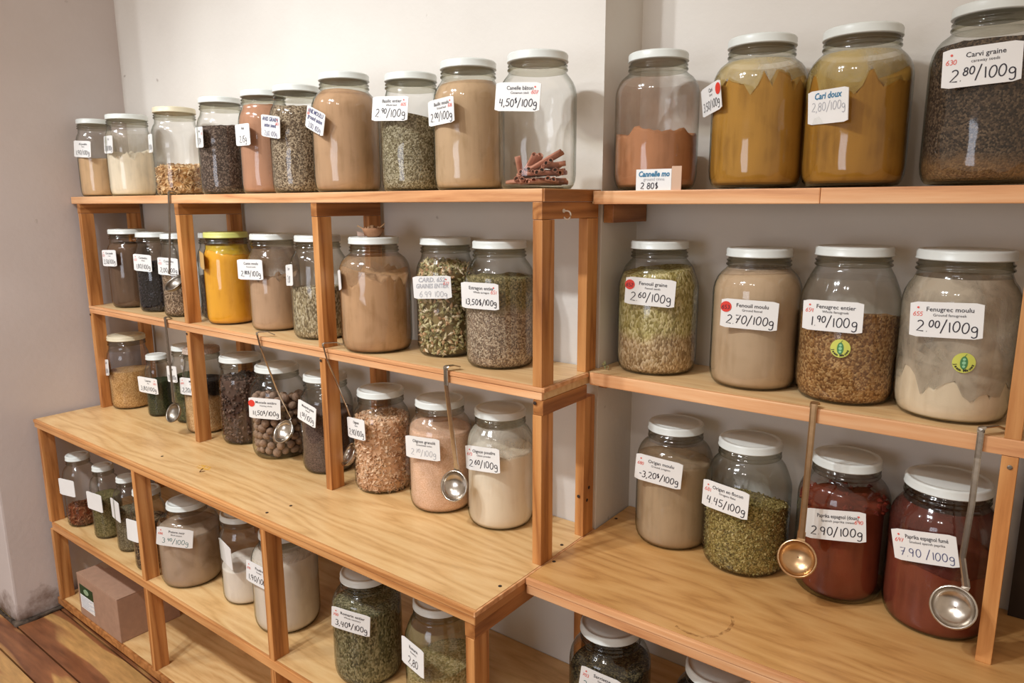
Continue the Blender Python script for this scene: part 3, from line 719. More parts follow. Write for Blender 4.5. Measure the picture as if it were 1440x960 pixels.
def tag_card(parent, R, spec, txt, card=None, bend=0.0):
    """flat card fixed to the jar. txt: dict(title, sub, price, num, dot, side, ink)"""
    th, off, cz, phi, tilt, roll, w, h = spec
    n = Vector((cos(phi) * cos(tilt), sin(phi) * cos(tilt), sin(tilt)))
    right = Vector((-sin(phi), cos(phi), 0)); upv = n.cross(right)
    c, s = cos(roll), sin(roll)
    R2 = c * right + s * upv; U2 = -s * right + c * upv
    mat = Matrix((R2, U2, n)).transposed().to_4x4()
    bm = bmesh.new(); seg = 10; t = 0.0006
    # the card bows a little with the jar
    def zb(x): return -bend * (x / (w / 2)) ** 2
    def P(x, y, z): return bm.verts.new((x, y, z + zb(x)))
    outl = []
    rc = .0022
    for sx in range(seg + 1):
        x = -w / 2 + w * sx / seg
        e = rc if sx in (0, seg) else 0
        outl.append((P(x, -h / 2 + e, t), P(x, h / 2 - e, t), P(x, -h / 2 + e, -t), P(x, h / 2 - e, -t)))
    for a, b in zip(outl, outl[1:]):
        bm.faces.new((a[0], b[0], b[1], a[1])); bm.faces.new((a[3], b[3], b[2], a[2]))
        bm.faces.new((a[2], b[2], b[0], a[0])); bm.faces.new((a[1], b[1], b[3], a[3]))
    bm.faces.new((outl[0][0], outl[0][1], outl[0][3], outl[0][2])); bm.faces.new((outl[-1][2], outl[-1][3], outl[-1][1], outl[-1][0]))
    o = link_mesh('price_tag', bm, card or CARD, parent)
    o.matrix_local = Matrix.Translation(((R + off) * cos(th), (R + off) * sin(th), cz)) @ mat
    z = t + .0004
    def fix(ob):
        for v in ob.data.vertices:
            x = v.co.x + ob.location.x
            v.co.z += zb(x)
        return ob
    ink = txt.get('ink', INK)
    if txt.get('title'):
        fix(put('printed_name', print_mesh('printed_name', txt['title'], .0092, w * .66, .00008), txt.get('tink', INK), o, w * .05, h * .24, z))
    if txt.get('sub'):
        fix(put('printed_subtitle', print_mesh('printed_subtitle', txt['sub'], .0056, w * .55), INK, o, w * .05, h * .10, z))
    if txt.get('hand'):
        for i, ln in enumerate(txt['hand']):
            fix(put('handwritten_name', print_mesh('handwritten_name', ln, .013, w * .85, .0003, .2), txt.get('tink', INK_V), o, 0, h * (.24 - .27 * i), z))
    if txt.get('price'):
        ph = txt.get('ph', .0155)
        fix(put('handwritten_price', hand_bm(txt['price'], w * .86, ph, .00078 if ink is INK else .0006, hash_(txt['price'])), ink, o, w * txt.get('px', .03), -h * txt.get('py', .34), z))
    if txt.get('dot'):
        bm = bmesh.new(); lathe(bm, [(.0092, 0), (.0092, .0004)], 20)
        fix(put('red_dot', bm, DOT_R, o, -w * .5 + .008 if txt.get('side', -1) < 0 else w * .5 - .008, h * .22, z))
        if txt.get('num'): fix(put('number', hand_bm(txt['num'], .014, .0085, .0005, 3), INK, o, -w * .5 + .008, h * .22 - .004, z + .0006))
    elif txt.get('num'):
        sx = txt.get('side', -1)
        fix(put('number', hand_bm(txt['num'], .013, .0082, .00045, 5), INK_R, o, sx * (w * .5 - .0105), h * .10, z))
        bm = bmesh.new(); lathe(bm, [(.0016, 0), (.0016, .0002)], 8)
        fix(put('number_mark', bm, INK_R, o, sx * (w * .5 - .0105), h * .34, z))
    return o
def hash_(s): return sum(ord(c) * (i + 1) for i, c in enumerate(s)) % 997

def make_lid(parent, rl, H, mat, n=36):
    bm = bmesh.new(); z0 = H - .0150
    prof = [(rl - .0015, z0), (rl, z0 + .001), (rl, z0 + .0022), (rl - .0009, z0 + .003), (rl - .0006, H - .0035), (rl - .0016, H - .0012), (rl - .003, H),
            (rl - .0052, H), (rl - .0065, H - .0011), (rl - .012, H - .0013), (rl - .013, H - .0006), (.01, H - .0006)]
    lathe(bm, prof, n)
    return link_mesh('lid', bm, mat, parent, True)

def make_jar(key, label, group=None, lid=LID_W, sl=0, fill=.7, amp=.02, rough=.0, nlow=0.0, dish=0.0, mat=None, part='powder', film=None, pieces=None, tag=None, seed=None, card=None):
    X, Y, R, H, Z, rl = JARS[key]
    seed = seed if seed is not None else hash_(key)
    t = empty('glass_jar', (X, Y, Z), label, 'jar', group)
    prof = jar_profile(R, H, rl, sl)
    bm = bmesh.new(); lathe(bm, prof, 48, cap=False); bm.faces.new([v for v in reversed(list(bm.verts)[:48])])
    for f in bm.faces:
        zc = f.calc_center_median().z
        if zc < .0075 or zc > .872 * H: f.material_index = 1
    g = link_mesh('glass_body', bm, [GLASS, GLASS_T], t, True)
    make_lid(t, rl, H, lid)
    if mat:
        bm, top = contents_bm(prof, H, fill, amp, seed, dish=dish, rough=rough, nlow=nlow, inset=(.0028 if not pieces else .0026 + pieces[1] * 1.1))
        o = link_mesh(part, bm, mat, t, True); o['kind'] = 'stuff'
        if pieces:
            kind, size, n, pm, pname = pieces
            o2 = link_mesh(pname, pieces_bm(prof, H, top, size, kind, n, seed, fill), pm, t); o2['kind'] = 'stuff'
    if film:
        fc, dens, z1 = film
        o = link_mesh('dust_film', film_bm(prof, H, lambda t: min(top(t), z1 * H - .004) - .002, z1 * H), film_mat('dust_film', fc, dens), t, True)
    if key in TAGS and tag is not None:
        spec = TAGS[key]; d = abs(spec[0] - spec[3])
        tag_card(t, R, spec, tag, card, .0 if d > .15 else .0012)
    return t
# ------------------------------------------------------------------ the jars
def P(*a, **k): return powder_mat(*a, **k)
G = grain_mat
def tg(title=None, sub=None, price=None, num=None, **k): return dict(title=title, sub=sub, price=price, num=num, **k)
TOPG, MIDG, LOWG, CABG = 'jars on the top shelf', 'jars on the middle shelf', 'jars on the counter', 'jars on the shelf under the counter'
# top shelf, left rack
make_jar('T1', 'white-lidded jar half full of tan powder, in the far left corner of the top shelf', TOPG, fill=.5, amp=.01, mat=P('tan_powder', (205, 170, 130)), tag=tg('Ail poudre', 'Garlic', '1,90/100g', ph=.013))
make_jar('T2', 'jar half full of ragged cream powder, second from left on the top shelf', TOPG, fill=.53, amp=.03, nlow=.12, mat=P('cream_powder', (224, 210, 186)), film=((215, 205, 185), .22, .8), tag=tg('Ail', None, '2,10/100g'))
make_jar('T3', 'cream-lidded jar with a low heap of golden dried flakes on the top shelf', TOPG, lid=LID_C, fill=.33, amp=.03, rough=.02, mat=P('golden_crumbs', (196, 150, 96)), part='crumbs',
         pieces=('flake', .0068, 620, piece_mat('golden_flakes', [(222, 186, 138), (206, 166, 116), (190, 146, 98), (232, 200, 156)]), 'flakes'), tag=tg('Ail', None, '3,20/100g'))
make_jar('T4', 'jar of dark brown seeds with a half-hidden tag, fourth from left on the top shelf', TOPG, fill=.72, amp=-.02, mat=G('dark_brown_seeds', [(70, 55, 46), (92, 76, 66), (120, 102, 90), (58, 46, 40)], .0032), part='seeds', tag=tg('Anis', None, '2,09', num='601', side=1))
make_jar('T5', 'jar filled to the neck with pinkish brown powder, fifth from left on the top shelf', TOPG, fill=.86, amp=.0, mat=P('pink_brown_powder', (178, 132, 104)), tag=tg('Anis', None, '2,15g'))
make_jar('T6', 'jar of speckled grey-brown seeds with a handwritten tag tilted at its upper left', TOPG, fill=.82, amp=.02, mat=G('speckled_seeds', [(150, 132, 108), (110, 92, 72), (176, 158, 132), (88, 72, 56)], .003), part='seeds', tag=dict(hand=['ANIS GRAIN', 'anise seed'], price='2,60 100g', ink=INK_V, num='603', side=1, ph=.011, py=.42))
make_jar('T7', 'jar of tan powder with a steeply tilted handwritten tag, left of the green-grey seed jar', TOPG, fill=.84, amp=.02, mat=P('tan_brown_powder', (184, 148, 114), (156, 122, 88)), film=((184, 150, 118), .3, .84), tag=dict(hand=['ANIS MOULU', 'ground anise'], price='3,00 100g', ink=INK_V, num='604', ph=.011, py=.42))
make_jar('T8', 'jar of green-grey small seeds under clear glass, tag high at its left', TOPG, sl=1, fill=.64, amp=.05, mat=G('green_grey_seeds', [(150, 140, 112), (118, 108, 80), (172, 162, 136), (100, 88, 64)], .0028), part='seeds', tag=tg('Basilic entier', 'Whole basil', '2.^90^/100g', '605', side=1))
make_jar('T9', 'jar full of light tan powder, directly left of the cinnamon stick jar', TOPG, fill=.83, amp=.015, mat=P('light_tan_powder', (190, 160, 126), (160, 130, 92)), film=((190, 162, 130), .3, .84), tag=tg('Basilic moulu', 'Ground basil', '2.^00^/100g', '606', side=1))
JT10 = make_jar('T10', 'nearly empty jar holding a few cinnamon sticks at the right end of the rack top', TOPG, tag=tg('Canelle bâton', 'Cinnamon stick', '4,50^$^/100g', '607', side=1))
# top shelf, recess
make_jar('T11', 'jar one third full of cinnamon-brown powder, left end of the recess top shelf', TOPG, fill=.40, amp=.02, nlow=.05, rough=.01, mat=P('cinnamon_powder', (176, 122, 86), (150, 102, 68)), film=((176, 128, 100), .16, .8))
make_jar('T12', 'jar of mustard-yellow curry powder whose tag has a red sticker and points left', TOPG, fill=.66, amp=-.03, nlow=.16, rough=.015, mat=P('curry_powder', (170, 124, 50), (140, 98, 34)), film=((196, 172, 112), .5, .84), tag=tg('Cari', 'Curry', '3.50/100g', dot=1, side=1))
make_jar('T13', 'jar of darker mustard powder with a blue-lettered tag', TOPG, fill=.66, amp=.03, nlow=.13, rough=.015, mat=P('sweet_curry_powder', (158, 112, 40), (124, 84, 26)), film=((184, 158, 92), .55, .84), tag=dict(hand=['Cari doux'], tink=INK_B, price='2,80/100g', ink=INK_G, ph=.013, py=.12))
make_jar('T14', 'jar of dark caraway seeds cut by the right edge of the picture, top shelf', TOPG, fill=.78, amp=.0, mat=G('caraway_seeds', [(62, 50, 40), (84, 68, 54), (46, 38, 32), (104, 86, 68)], .0026, zmix=(.035, [(132, 100, 66), (110, 82, 54)])), part='seeds', tag=tg('Carvi graine', 'caraway seeds', '2.^80^/100g', '630', ph=.017))  # paler base colour paints in the light gathered at the jar bottom
# middle shelf
make_jar('M1', 'jar of dark brown powder at the left end of the middle shelf', MIDG, fill=.82, amp=.01, mat=P('dark_brown_powder', (96, 72, 54), (74, 54, 40)), tag=tg('Clou moulu', 'Cloves', '3,50/100g', '631', ph=.013))
make_jar('M2', 'jar of near-black berries, second from left on the middle shelf', MIDG, fill=.62, amp=.01, mat=P('black_berries_core', (30, 26, 28)), part='berries_core', pieces=('lump', .0042, 1300, piece_mat('black_berries', [(40, 36, 42), (56, 50, 56), (30, 26, 30)]), 'berries'), tag=tg('Coriandre', 'Whole', '1,80/100g', '632', ph=.013))
make_jar('M3', 'jar of small brown seeds behind the hanging ladle, left of the second post', MIDG, fill=.56, amp=.0, mat=G('brown_seeds', [(150, 124, 98), (112, 88, 66), (176, 152, 126), (92, 70, 52)], .0035), part='seeds', tag=tg('Coriandre', 'Coriander', '2,00/100g', '633', ph=.013))
make_jar('M3b', 'shaded narrow jar of dark seeds right behind the second post of the middle shelf', MIDG, fill=.5, amp=.0, mat=G('dark_seeds', [(70, 58, 50), (96, 80, 66), (48, 40, 36)], .0035), part='seeds')
make_jar('M4', 'bright yellow turmeric jar with a pale yellow-green lid', MIDG, lid=LID_Y, fill=.80, amp=.035, nlow=.02, mat=P('turmeric_powder', (228, 164, 48), (206, 140, 34), .05), film=((214, 182, 62), .8, .86), tag=dict(), card=CARD_T)
make_jar('M5', 'jar two thirds full of beige-brown powder right of the yellow jar', MIDG, fill=.55, amp=.04, nlow=.08, mat=P('beige_brown_powder', (184, 150, 120), (160, 126, 96)), film=((150, 124, 100), .42, .85), tag=tg('Cumin moulu', 'Ground cumin', '2,^80$^/100g', ph=.013))
make_jar('M6', 'jar of grey-green seeds partly behind the third post of the middle shelf', MIDG, fill=.50, amp=.02, mat=G('grey_green_seeds', [(168, 152, 118), (134, 118, 86), (190, 176, 146), (112, 96, 70)], .003, aniso=.5), part='seeds', tag=tg('Cumin', None, '2,10'), card=CARD)
make_jar('M7', 'fat jar of tan powder with a small clay dish on its lid', MIDG, fill=.68, amp=.02, nlow=.12, rough=.01, mat=P('tan_ground_spice', (190, 150, 112), (158, 118, 78)), film=((190, 154, 118), .34, .84), tag=dict())
make_jar('M8', 'jar of pale green and cream cardamom pods with a faded tag', MIDG, fill=.76, amp=.03, mat=P('pod_core', (134, 116, 76)), part='pod_core',
         pieces=('pod', .0088, 1500, piece_mat('cardamom_pods', [(188, 180, 132), (214, 200, 156), (164, 152, 104), (206, 166, 126), (230, 212, 180), (136, 126, 84)]), 'pods'), tag=dict(hand=['CARD. 652', 'GRAINES ENTIER'], tink=INK_G, price='6.99 100g', ink=INK_G, num='622', side=1, ph=.012, py=.42))
make_jar('M9', 'jar of greyish grains topped with dark green leaves, left of the last rack post', MIDG, fill=.72, amp=.01, rough=.01, mat=G('grey_grains_green_top', [(122, 112, 74), (94, 86, 54), (152, 138, 96)], .0028, zmix=(.118, [(168, 146, 122), (132, 112, 94), (190, 172, 148), (112, 92, 74)])), part='grains', tag=tg('Estragon entier', 'Whole tarragon', '13,50$/100g', '651', side=1))
# middle shelf, recess
make_jar('R1', 'jar of yellow-green fennel seeds with red 652 sticker', MIDG, sl=1, fill=.78, amp=.03, mat=G('fennel_seeds', [(188, 174, 116), (164, 150, 90), (206, 192, 142), (142, 128, 72)], .0032, zmix=(.075, [(190, 162, 122), (166, 138, 98), (208, 184, 148), (146, 118, 82)]), aniso=.55), part='seeds', tag=tg('Fenouil graine', 'Fennel seeds', '2.^60^/100g', '652', dot=1))
make_jar('R2', 'jar full of beige ground fennel with red 653 sticker', MIDG, fill=.83, amp=-.015, mat=P('ground_fennel', (186, 160, 130), (172, 146, 114), .05), film=((196, 172, 146), .5, .86), tag=tg('Fenouil moulu', 'Ground fennel', '2.70/100g', '653', dot=1, ph=.0165))
JR3 = make_jar('R3', 'jar half full of golden brown fenugrec seeds with a round green sticker', MIDG, sl=1, fill=.56, amp=-.04, mat=G('fenugreek_seeds', [(162, 120, 72), (138, 96, 54), (180, 142, 94), (118, 80, 44)], .0034), part='seeds', film=((176, 160, 140), .1, .8), tag=tg('Fenugrec entier', 'Whole fenugreek', '1.^90^/100g', '654'))
JR4 = make_jar('R4', 'dusty jar with a low sloping heap of off-white powder and a round green sticker', MIDG, fill=.27, amp=.06, nlow=.14, mat=P('off_white_powder', (222, 204, 176), (206, 186, 156), .05), film=((190, 176, 156), .62, .84), tag=tg('Fenugrec moulu', 'Ground fenugreek', '2.^00^/100g', '655', ph=.0165))
# counter, left rack
make_jar('C1', 'white-lidded jar half full of golden brown grains at the left end of the counter', LOWG, lid=LID_C, fill=.52, amp=.01, mat=G('golden_brown_grains', [(190, 146, 92), (166, 122, 70), (206, 166, 112)], .0022), part='grains', film=((150, 140, 150), .12, .8), tag=tg('Gingembre', None, '2,40/100g'))
make_jar('C2', 'short small jar of dark green leaf powder beside the second ladle', LOWG, fill=.58, amp=.0, mat=G('dark_green_leaves', [(48, 54, 34), (64, 70, 44), (36, 42, 28)], .002), part='leaves', tag=tg('Laurier', 'Bay', '3,80/100g', '661', side=1, ph=.013))
make_jar('C3', 'narrow jar of olive leaves between the short green jar and the second lower post', LOWG, fill=.6, amp=.02, mat=G('olive_leaves', [(70, 72, 44), (90, 90, 56), (54, 56, 36)], .003), part='leaves', tag=tg('Laurier', None, '2,80/100g'))
make_jar('C4', 'spotted-lid jar with tan grains under dark ones, behind the second lower post', LOWG, lid=LID_P, sl=1, fill=.62, amp=.0, mat=G('tan_under_dark', [(38, 32, 30), (56, 48, 42)], .003, zmix=(.112, [(214, 176, 128), (198, 158, 110), (224, 190, 146)])), part='grains', tag=tg('Maïs', 'Corn', '2,20/100g', '664', ph=.013))
make_jar('C5', 'jar full of lumpy dark brown pieces, directly left of the nutmeg jar', LOWG, fill=.74, amp=.01, rough=.01, mat=P('dark_lump_core', (84, 62, 52)), part='lump_core', pieces=('lump', .0062, 800, piece_mat('dark_lumps', [(104, 80, 68), (86, 64, 54), (122, 96, 82), (68, 50, 42)]), 'lumps'))
JC6 = make_jar('C6', 'jar of whole brown nutmegs with a red sticker on its tag', LOWG, tag=tg('Muscade entière', 'Nutmeg whole', '11,50^$^/100g', None, dot=1, ph=.014))
make_jar('C7', 'jar of dark brown seeds partly behind the third lower post', LOWG, fill=.62, amp=.0, mat=G('dark_mustard_seeds', [(92, 74, 66), (74, 58, 52), (112, 92, 82)], .0016), part='seeds', film=((140, 130, 120), .1, .8), tag=tg('Moutarde graine', 'Mustard', '1,^50^/100g', ph=.014))
make_jar('C8', 'jar of light pinkish tan onion flakes right of the third lower post', LOWG, fill=.72, amp=.01, mat=P('flake_core', (222, 182, 146)), part='flake_core', pieces=('flake', .0048, 2600, piece_mat('onion_flakes', [(236, 200, 164), (226, 184, 146), (242, 212, 182), (214, 166, 126)]), 'flakes'), tag=tg('Oignon', 'Onion', '2,90/100g'))
make_jar('C9', 'jar of peach-coloured granules behind the upright ladle', LOWG, fill=.74, amp=.02, mat=G('onion_granules', [(228, 188, 158), (216, 172, 140), (236, 200, 174)], .0013, bump=.5), part='granules', film=((226, 190, 162), .2, .84), tag=tg('Oignon granulé', 'Granulated onion', '2.^70^/100g', ink=INK_G, ph=.013))
make_jar('C10', 'jar of creamy white powder in front of the last rack post', LOWG, fill=.64, amp=.01, nlow=.02, mat=P('onion_powder', (236, 222, 200), (224, 206, 180), .04), film=((226, 220, 206), .42, .86), tag=tg('Oignon poudre', 'Onion powder', '2.^60^/100g', '673', ph=.0165))
# counter, recess
make_jar('D1', 'jar of grey-beige ground oregano at the left of the recess counter', LOWG, fill=.70, amp=-.03, mat=P('ground_oregano', (172, 148, 118), (152, 128, 98)), film=((160, 136, 108), .3, .85), tag=tg('Origan moulu', 'Ground oregano', '-3,20^$^/100g', '680', ph=.0165))
make_jar('D2', 'jar half full of olive green oregano flakes', LOWG, sl=1, fill=.52, amp=.06, rough=.01, mat=G('oregano_flakes', [(158, 142, 82), (126, 112, 58), (182, 164, 106), (100, 88, 46), (142, 122, 66)], .0026), part='flakes', pieces=('flake', .0024, 1500, piece_mat('oregano_bits', [(170, 152, 92), (132, 116, 62), (192, 174, 120), (108, 94, 50)]), 'leaf_bits'), tag=tg('Origan en flocon', 'Oregano flake', '4.45/100g', '681', ph=.0175))
make_jar('D3', 'jar of brick-red paprika with lumps on top, behind the brass-toned ladle', LOWG, fill=.69, amp=.0, nlow=.03, rough=.01, mat=P('paprika', (116, 50, 28), (90, 34, 20)), film=((128, 66, 50), .3, .82), pieces=('lump', .007, 60, piece_mat('paprika_lumps', [(110, 36, 24), (132, 46, 28)]), 'clumps'), tag=tg('Paprika espagnol (doux)', 'Spanish paprika sweet', '2.90/100g', '690', side=1, ph=.0185))
make_jar('D4', 'jar of reddish smoked paprika nearest the right post, ladle hanging in front', LOWG, fill=.5, amp=.05, rough=.01, mat=P('smoked_paprika', (120, 58, 40), (98, 42, 28)), film=((96, 50, 42), .74, .84), tag=tg('Paprika espagnol fumé', 'Smoked spanish paprika', '7.90 /100g', '697', ink=INK_V, ph=.014))
# under the counter
make_jar('L1', 'slender jar with a low heap of red-brown flakes, far left under the counter', CABG, fill=.27, amp=.02, mat=P('red_flake_core', (120, 62, 36)), part='flake_core', pieces=('flake', .0042, 420, piece_mat('red_brown_flakes', [(140, 88, 58), (116, 66, 42), (160, 106, 72)]), 'flakes'), tag=dict())
make_jar('L2', 'slender jar of olive green herb, second from left under the counter', CABG, fill=.58, amp=.0, mat=G('olive_herb', [(112, 104, 66), (90, 84, 50), (132, 122, 82)], .0028), part='herb', tag=dict())
make_jar('L3', 'slender jar of greyish herb left of the cabinet post, third from left under the counter', CABG, fill=.55, amp=.01, mat=G('greyish_herb', [(116, 106, 82), (94, 84, 62), (136, 126, 100)], .0028), part='herb', tag=dict())
make_jar('L4', 'slender jar of mixed peppercorns half hidden by the cabinet post', CABG, fill=.62, amp=.0, mat=G('mixed_peppercorns', [(120, 98, 72), (60, 50, 42), (150, 126, 96), (86, 66, 48)], .005), part='peppercorns', tag=dict())
make_jar('L5', 'squat wide jar of grey-tan pepper with teal handwriting on its tag', CABG, fill=.68, amp=.02, mat=P('ground_pepper', (176, 152, 130), (150, 126, 102), .06, .1), film=((170, 156, 140), .22, .8), tag=tg('Poivre noir', 'Black pepper', '3.^40^/100g', '686', ink=INK_T, ph=.014))
make_jar('L6', 'jar half full of white powder standing behind the bigger white jar under the counter', CABG, fill=.42, amp=.03, mat=P('white_powder', (228, 218, 206), (216, 204, 190), .04), tag=dict())
make_jar('L7', 'large jar full of off-white powder behind the middle cabinet post', CABG, fill=.76, amp=.0, mat=P('off_white_flour', (226, 214, 198), (212, 198, 180), .04), film=((220, 210, 198), .4, .84), tag=tg('Poudre', 'Powder', '1,90/100g', '694', ph=.014))
make_jar('L8', 'jar of grey-green dried rosemary needles under the counter', CABG, fill=.70, amp=.01, mat=G('rosemary_needles', [(126, 118, 84), (98, 94, 62), (150, 142, 108), (78, 74, 48)], .0034, aniso=.6), part='needles', film=((120, 112, 84), .1, .8), tag=tg('Romarin entier', 'Whole rosemary', '3,40^$^/100g', '700', ph=.016))
make_jar('L9', 'jar of sparse pale herb stems beside the front corner post of the cabinet', CABG, sl=1, fill=.42, amp=.06, mat=G('pale_herb', [(170, 152, 104), (142, 128, 80), (190, 174, 130)], .0045), part='herb', film=((160, 146, 104), .3, .8), tag=tg('Romarin', 'Rosemary', '2,80'))
make_jar('B1', 'jar of dark dried savory under the recess counter, at the bottom edge', CABG, fill=.66, amp=.05, mat=G('dark_savory', [(84, 74, 52), (60, 52, 38), (108, 96, 68), (46, 40, 30)], .0032), part='herb', tag=tg('Sarriette', 'Savory', '2,90/100g', '703', ink=INK_T, ph=.014))
make_jar('B2', 'jar of black seeds under the recess counter, only its shoulder in view', CABG, fill=.74, amp=.0, mat=G('black_seeds', [(38, 32, 28), (54, 46, 40), (28, 24, 22)], .003), part='seeds')

# ---- round green stickers with a pod
def pod_sticker(jar, R, wx, wy, wz):
    th = math.atan2(wy - jar.location.y, wx - jar.location.x); z0 = wz - jar.location.z
    def wrap(pts, r):  # flat design -> jar wall
        return [((r) * cos(th + x / R), (r) * sin(th + x / R), z0 + y) for x, y in pts]
    def patch(name, pts, mat, lift, parent=None):
        bm = bmesh.new(); c = (sum(p[0] for p in pts) / len(pts), sum(p[1] for p in pts) / len(pts))
        n = len(pts); mid = [((p[0] + c[0]) / 2, (p[1] + c[1]) / 2) for p in pts]
        a = [bm.verts.new(v) for v in wrap(pts, R + lift)]; b = [bm.verts.new(v) for v in wrap(mid, R + lift)]; cc = bm.verts.new(wrap([c], R + lift)[0])
        for i in range(n):
            j = (i + 1) % n; bm.faces.new((a[i], a[j], b[j], b[i])); bm.faces.new((b[i], b[j], cc))
        return link_mesh(name, bm, mat, parent or jar)
    s = .0148
    disc = patch('round_sticker', arc(0, 0, s, s, 0, 350, 35), STK, .0006)
    patch('pod', [(.0049 * sin(t) * (1 if abs(sin(t)) else 1), .0098 * cos(t) * (1.0)) for t in [i * pi / 10 for i in range(20)]], STK_G, .0009, disc)
    for yy, rr in ((.0052, .002), (0, .0025), (-.0052, .002)): patch('pea', arc(0, yy, rr, rr, 0, 330, 11), STK_L, .0012, disc)
    bm = bmesh.new()
    ribbon(bm, [(0, 0), (.0008, .002), (.0022, .0036)], .0004, 0)
    for v in bm.verts: x, y = v.co.x + .0004, v.co.y + .0095; v.co = ((R + .0012) * cos(th + x / R), (R + .0012) * sin(th + x / R), z0 + y)
    link_mesh('stem', bm, STK_G, disc)
    # tiny black lettering round the lower rim
    txt = 'Jeam Mauwz'
    me_all = bmesh.new()
    for i, ch in enumerate(txt):
        if ch == ' ': continue
        me = print_mesh('letter', ch, .0052, .01, .0002)
        a = math.radians(-165 + 150 * i / (len(txt) - 1)); tmp = bmesh.new(); tmp.from_mesh(me); bpy.data.meshes.remove(me)
        rr = s * .86; rotm = Matrix.Rotation(a + pi / 2, 3, 'Z')
        for v in tmp.verts:
            p = rotm @ Vector((v.co.x, v.co.y, 0)); x = rr * cos(a) + p.x; y = rr * sin(a) + p.y
            v.co = ((R + .0013) * cos(th + x / R), (R + .0013) * sin(th + x / R), z0 + y)
        m2 = bpy.data.meshes.new('tmp'); tmp.to_mesh(m2); tmp.free(); me_all.from_mesh(m2); bpy.data.meshes.remove(m2)
    link_mesh('sticker_lettering', me_all, INK, disc)
STK = plain('lime_sticker', (206, 210, 96), .5); STK_G = plain('sticker_green', (74, 134, 84), .5); STK_L = plain('sticker_mint', (150, 206, 160), .5)
pod_sticker(JR3, JARS['R3'][2], 2.224, .186, .438)
pod_sticker(JR4, JARS['R4'][2], 2.392, .178, .438)

# ---- cinnamon sticks (each one a thing) inside the nearly empty jar
def scroll_bm(Ls, r, seed):
    bm = bmesh.new(); rnd = random.Random(seed); n = 22; secs = 5; t = .0009
    rows = []
    for s_ in range(secs):
        x = -Ls / 2 + Ls * s_ / (secs - 1); row = []
        for side in (0, 1):
            for k in range(n):
                f = k / (n - 1)
                if f < .5: a = -pi / 2 + f * 2 * 5.6; cx = -r * .5; rr = r * (.25 + .75 * f * 2)
                else: a = -pi / 2 + (1 - f) * 2 * 5.6; cx = r * .5; rr = r * (.25 + .75 * (1 - f) * 2); a = pi - a
                rr = rr * .62 + (t if side else 0)
                row.append(bm.verts.new((x, cx + rr * cos(a), rr * sin(a) + .0006 * sin(x * 300 + seed))))
        rows.append(row)
    for a, b in zip(rows, rows[1:]):
        for k in range(n - 1):
            bm.faces.new((a[k], a[k + 1], b[k + 1], b[k])); bm.faces.new((a[n + k + 1], a[n + k], b[n + k], b[n + k + 1]))
        bm.faces.new((a[0], b[0], b[n], a[n])); bm.faces.new((a[n - 1], a[2 * n - 1], b[2 * n - 1], b[n - 1]))
    for row in (rows[0], rows[-1]):
        for k in range(n - 1): bm.faces.new((row[k], row[n + k], row[n + k + 1], row[k + 1]))
    bmesh.ops.recalc_face_normals(bm, faces=bm.faces)
    return bm
CINN = wood('cinnamon_bark', (140, 84, 66), (178, 118, 94), (206, 152, 128), 'X', 60, 8, .7, .3)
sx, sy, sR = JARS['T10'][0], JARS['T10'][1], JARS['T10'][2]
rnd = random.Random(12)
sticks = [ # dx, dy, z, heading deg, pitch deg, length, radius
 (-.030, -.030, .010, -20, 2, .062, .0072), (.000, -.036, .010, 75, 0, .050, .0078), (.030, -.026, .010, 60, 0, .060, .0078), (-.002, .005, .010, 80, 0, .075, .0075),
 (.030, .012, .010, 85, 0, .07, .0075), (-.034, .010, .010, 70, 0, .06, .007), (.012, .030, .010, 5, 0, .07, .0075), (-.016, -.022, .024, -62, 8, .062, .0078),
 (.016, -.030, .0245, 66, 3, .046, .0066), (.036, -.012, .0245, 62, 2, .056, .007), (.006, .002, .025, 20, 4, .085, .0062), (-.026, .008, .025, 100, 5, .065, .007),
 (.024, .016, .0255, 10, 3, .06, .0068), (-.010, -.004, .041, -28, 38, .05, .0098), (.028, -.014, .043, 12, 27, .076, .0062), (-.040, -.012, .036, -75, 60, .042, .0045),
 (-.018, .020, .040, 110, 62, .045, .006), (.020, .006, .038, 32, 6, .07, .006), (.038, .004, .038, 88, 0, .05, .007),
 (.012, -.040, .010, -56, 0, .04, .0085), (.046, -.020, .012, -50, 2, .045, .008), (-.012, -.046, .012, -62, 3, .04, .0082), (.030, -.036, .0255, -54, 2, .042, .0078), (.005, -.030, .0265, -58, 5, .04, .0078), (.046, .004, .026, -48, 0, .05, .008), (.040, -.018, .041, -52, 3, .045, .0075)]
for i, (dx, dy, z, hd, pt, Ls, r) in enumerate(sticks):
    o = link_mesh('cinnamon_stick', scroll_bm(Ls, r, i), CINN, None, True)
    o.location = (sx + dx * .82, sy + dy * .82, ZT + z + .004)
    o.rotation_euler = (Matrix.Rotation(math.radians(hd), 3, 'Z') @ Matrix.Rotation(-math.radians(pt), 3, 'Y') @ Matrix.Rotation(rnd.uniform(-.6, .6), 3, 'X')).to_euler()
    # keep it inside the glass
    mxr = 0; mw = o.matrix_basis
    for v in o.data.vertices:
        w = mw @ v.co; mxr = max(mxr, math.hypot(w.x - sx, w.y - sy))
    if mxr > sR - .004:
        k = (sR - .0045) / mxr; o.scale = (k, 1, 1); o.location.x = sx + (o.location.x - sx) * k; o.location.y = sy + (o.location.y - sy) * k
    zmin = min((o.matrix_basis @ v.co).z for v in o.data.vertices)
    if zmin < ZT + .0045: o.location.z += ZT + .0045 - zmin
    o['label'] = 'curled reddish brown cinnamon stick in the nearly empty jar on the rack top'; o['category'] = 'cinnamon stick'; o['group'] = 'cinnamon sticks in the jar'

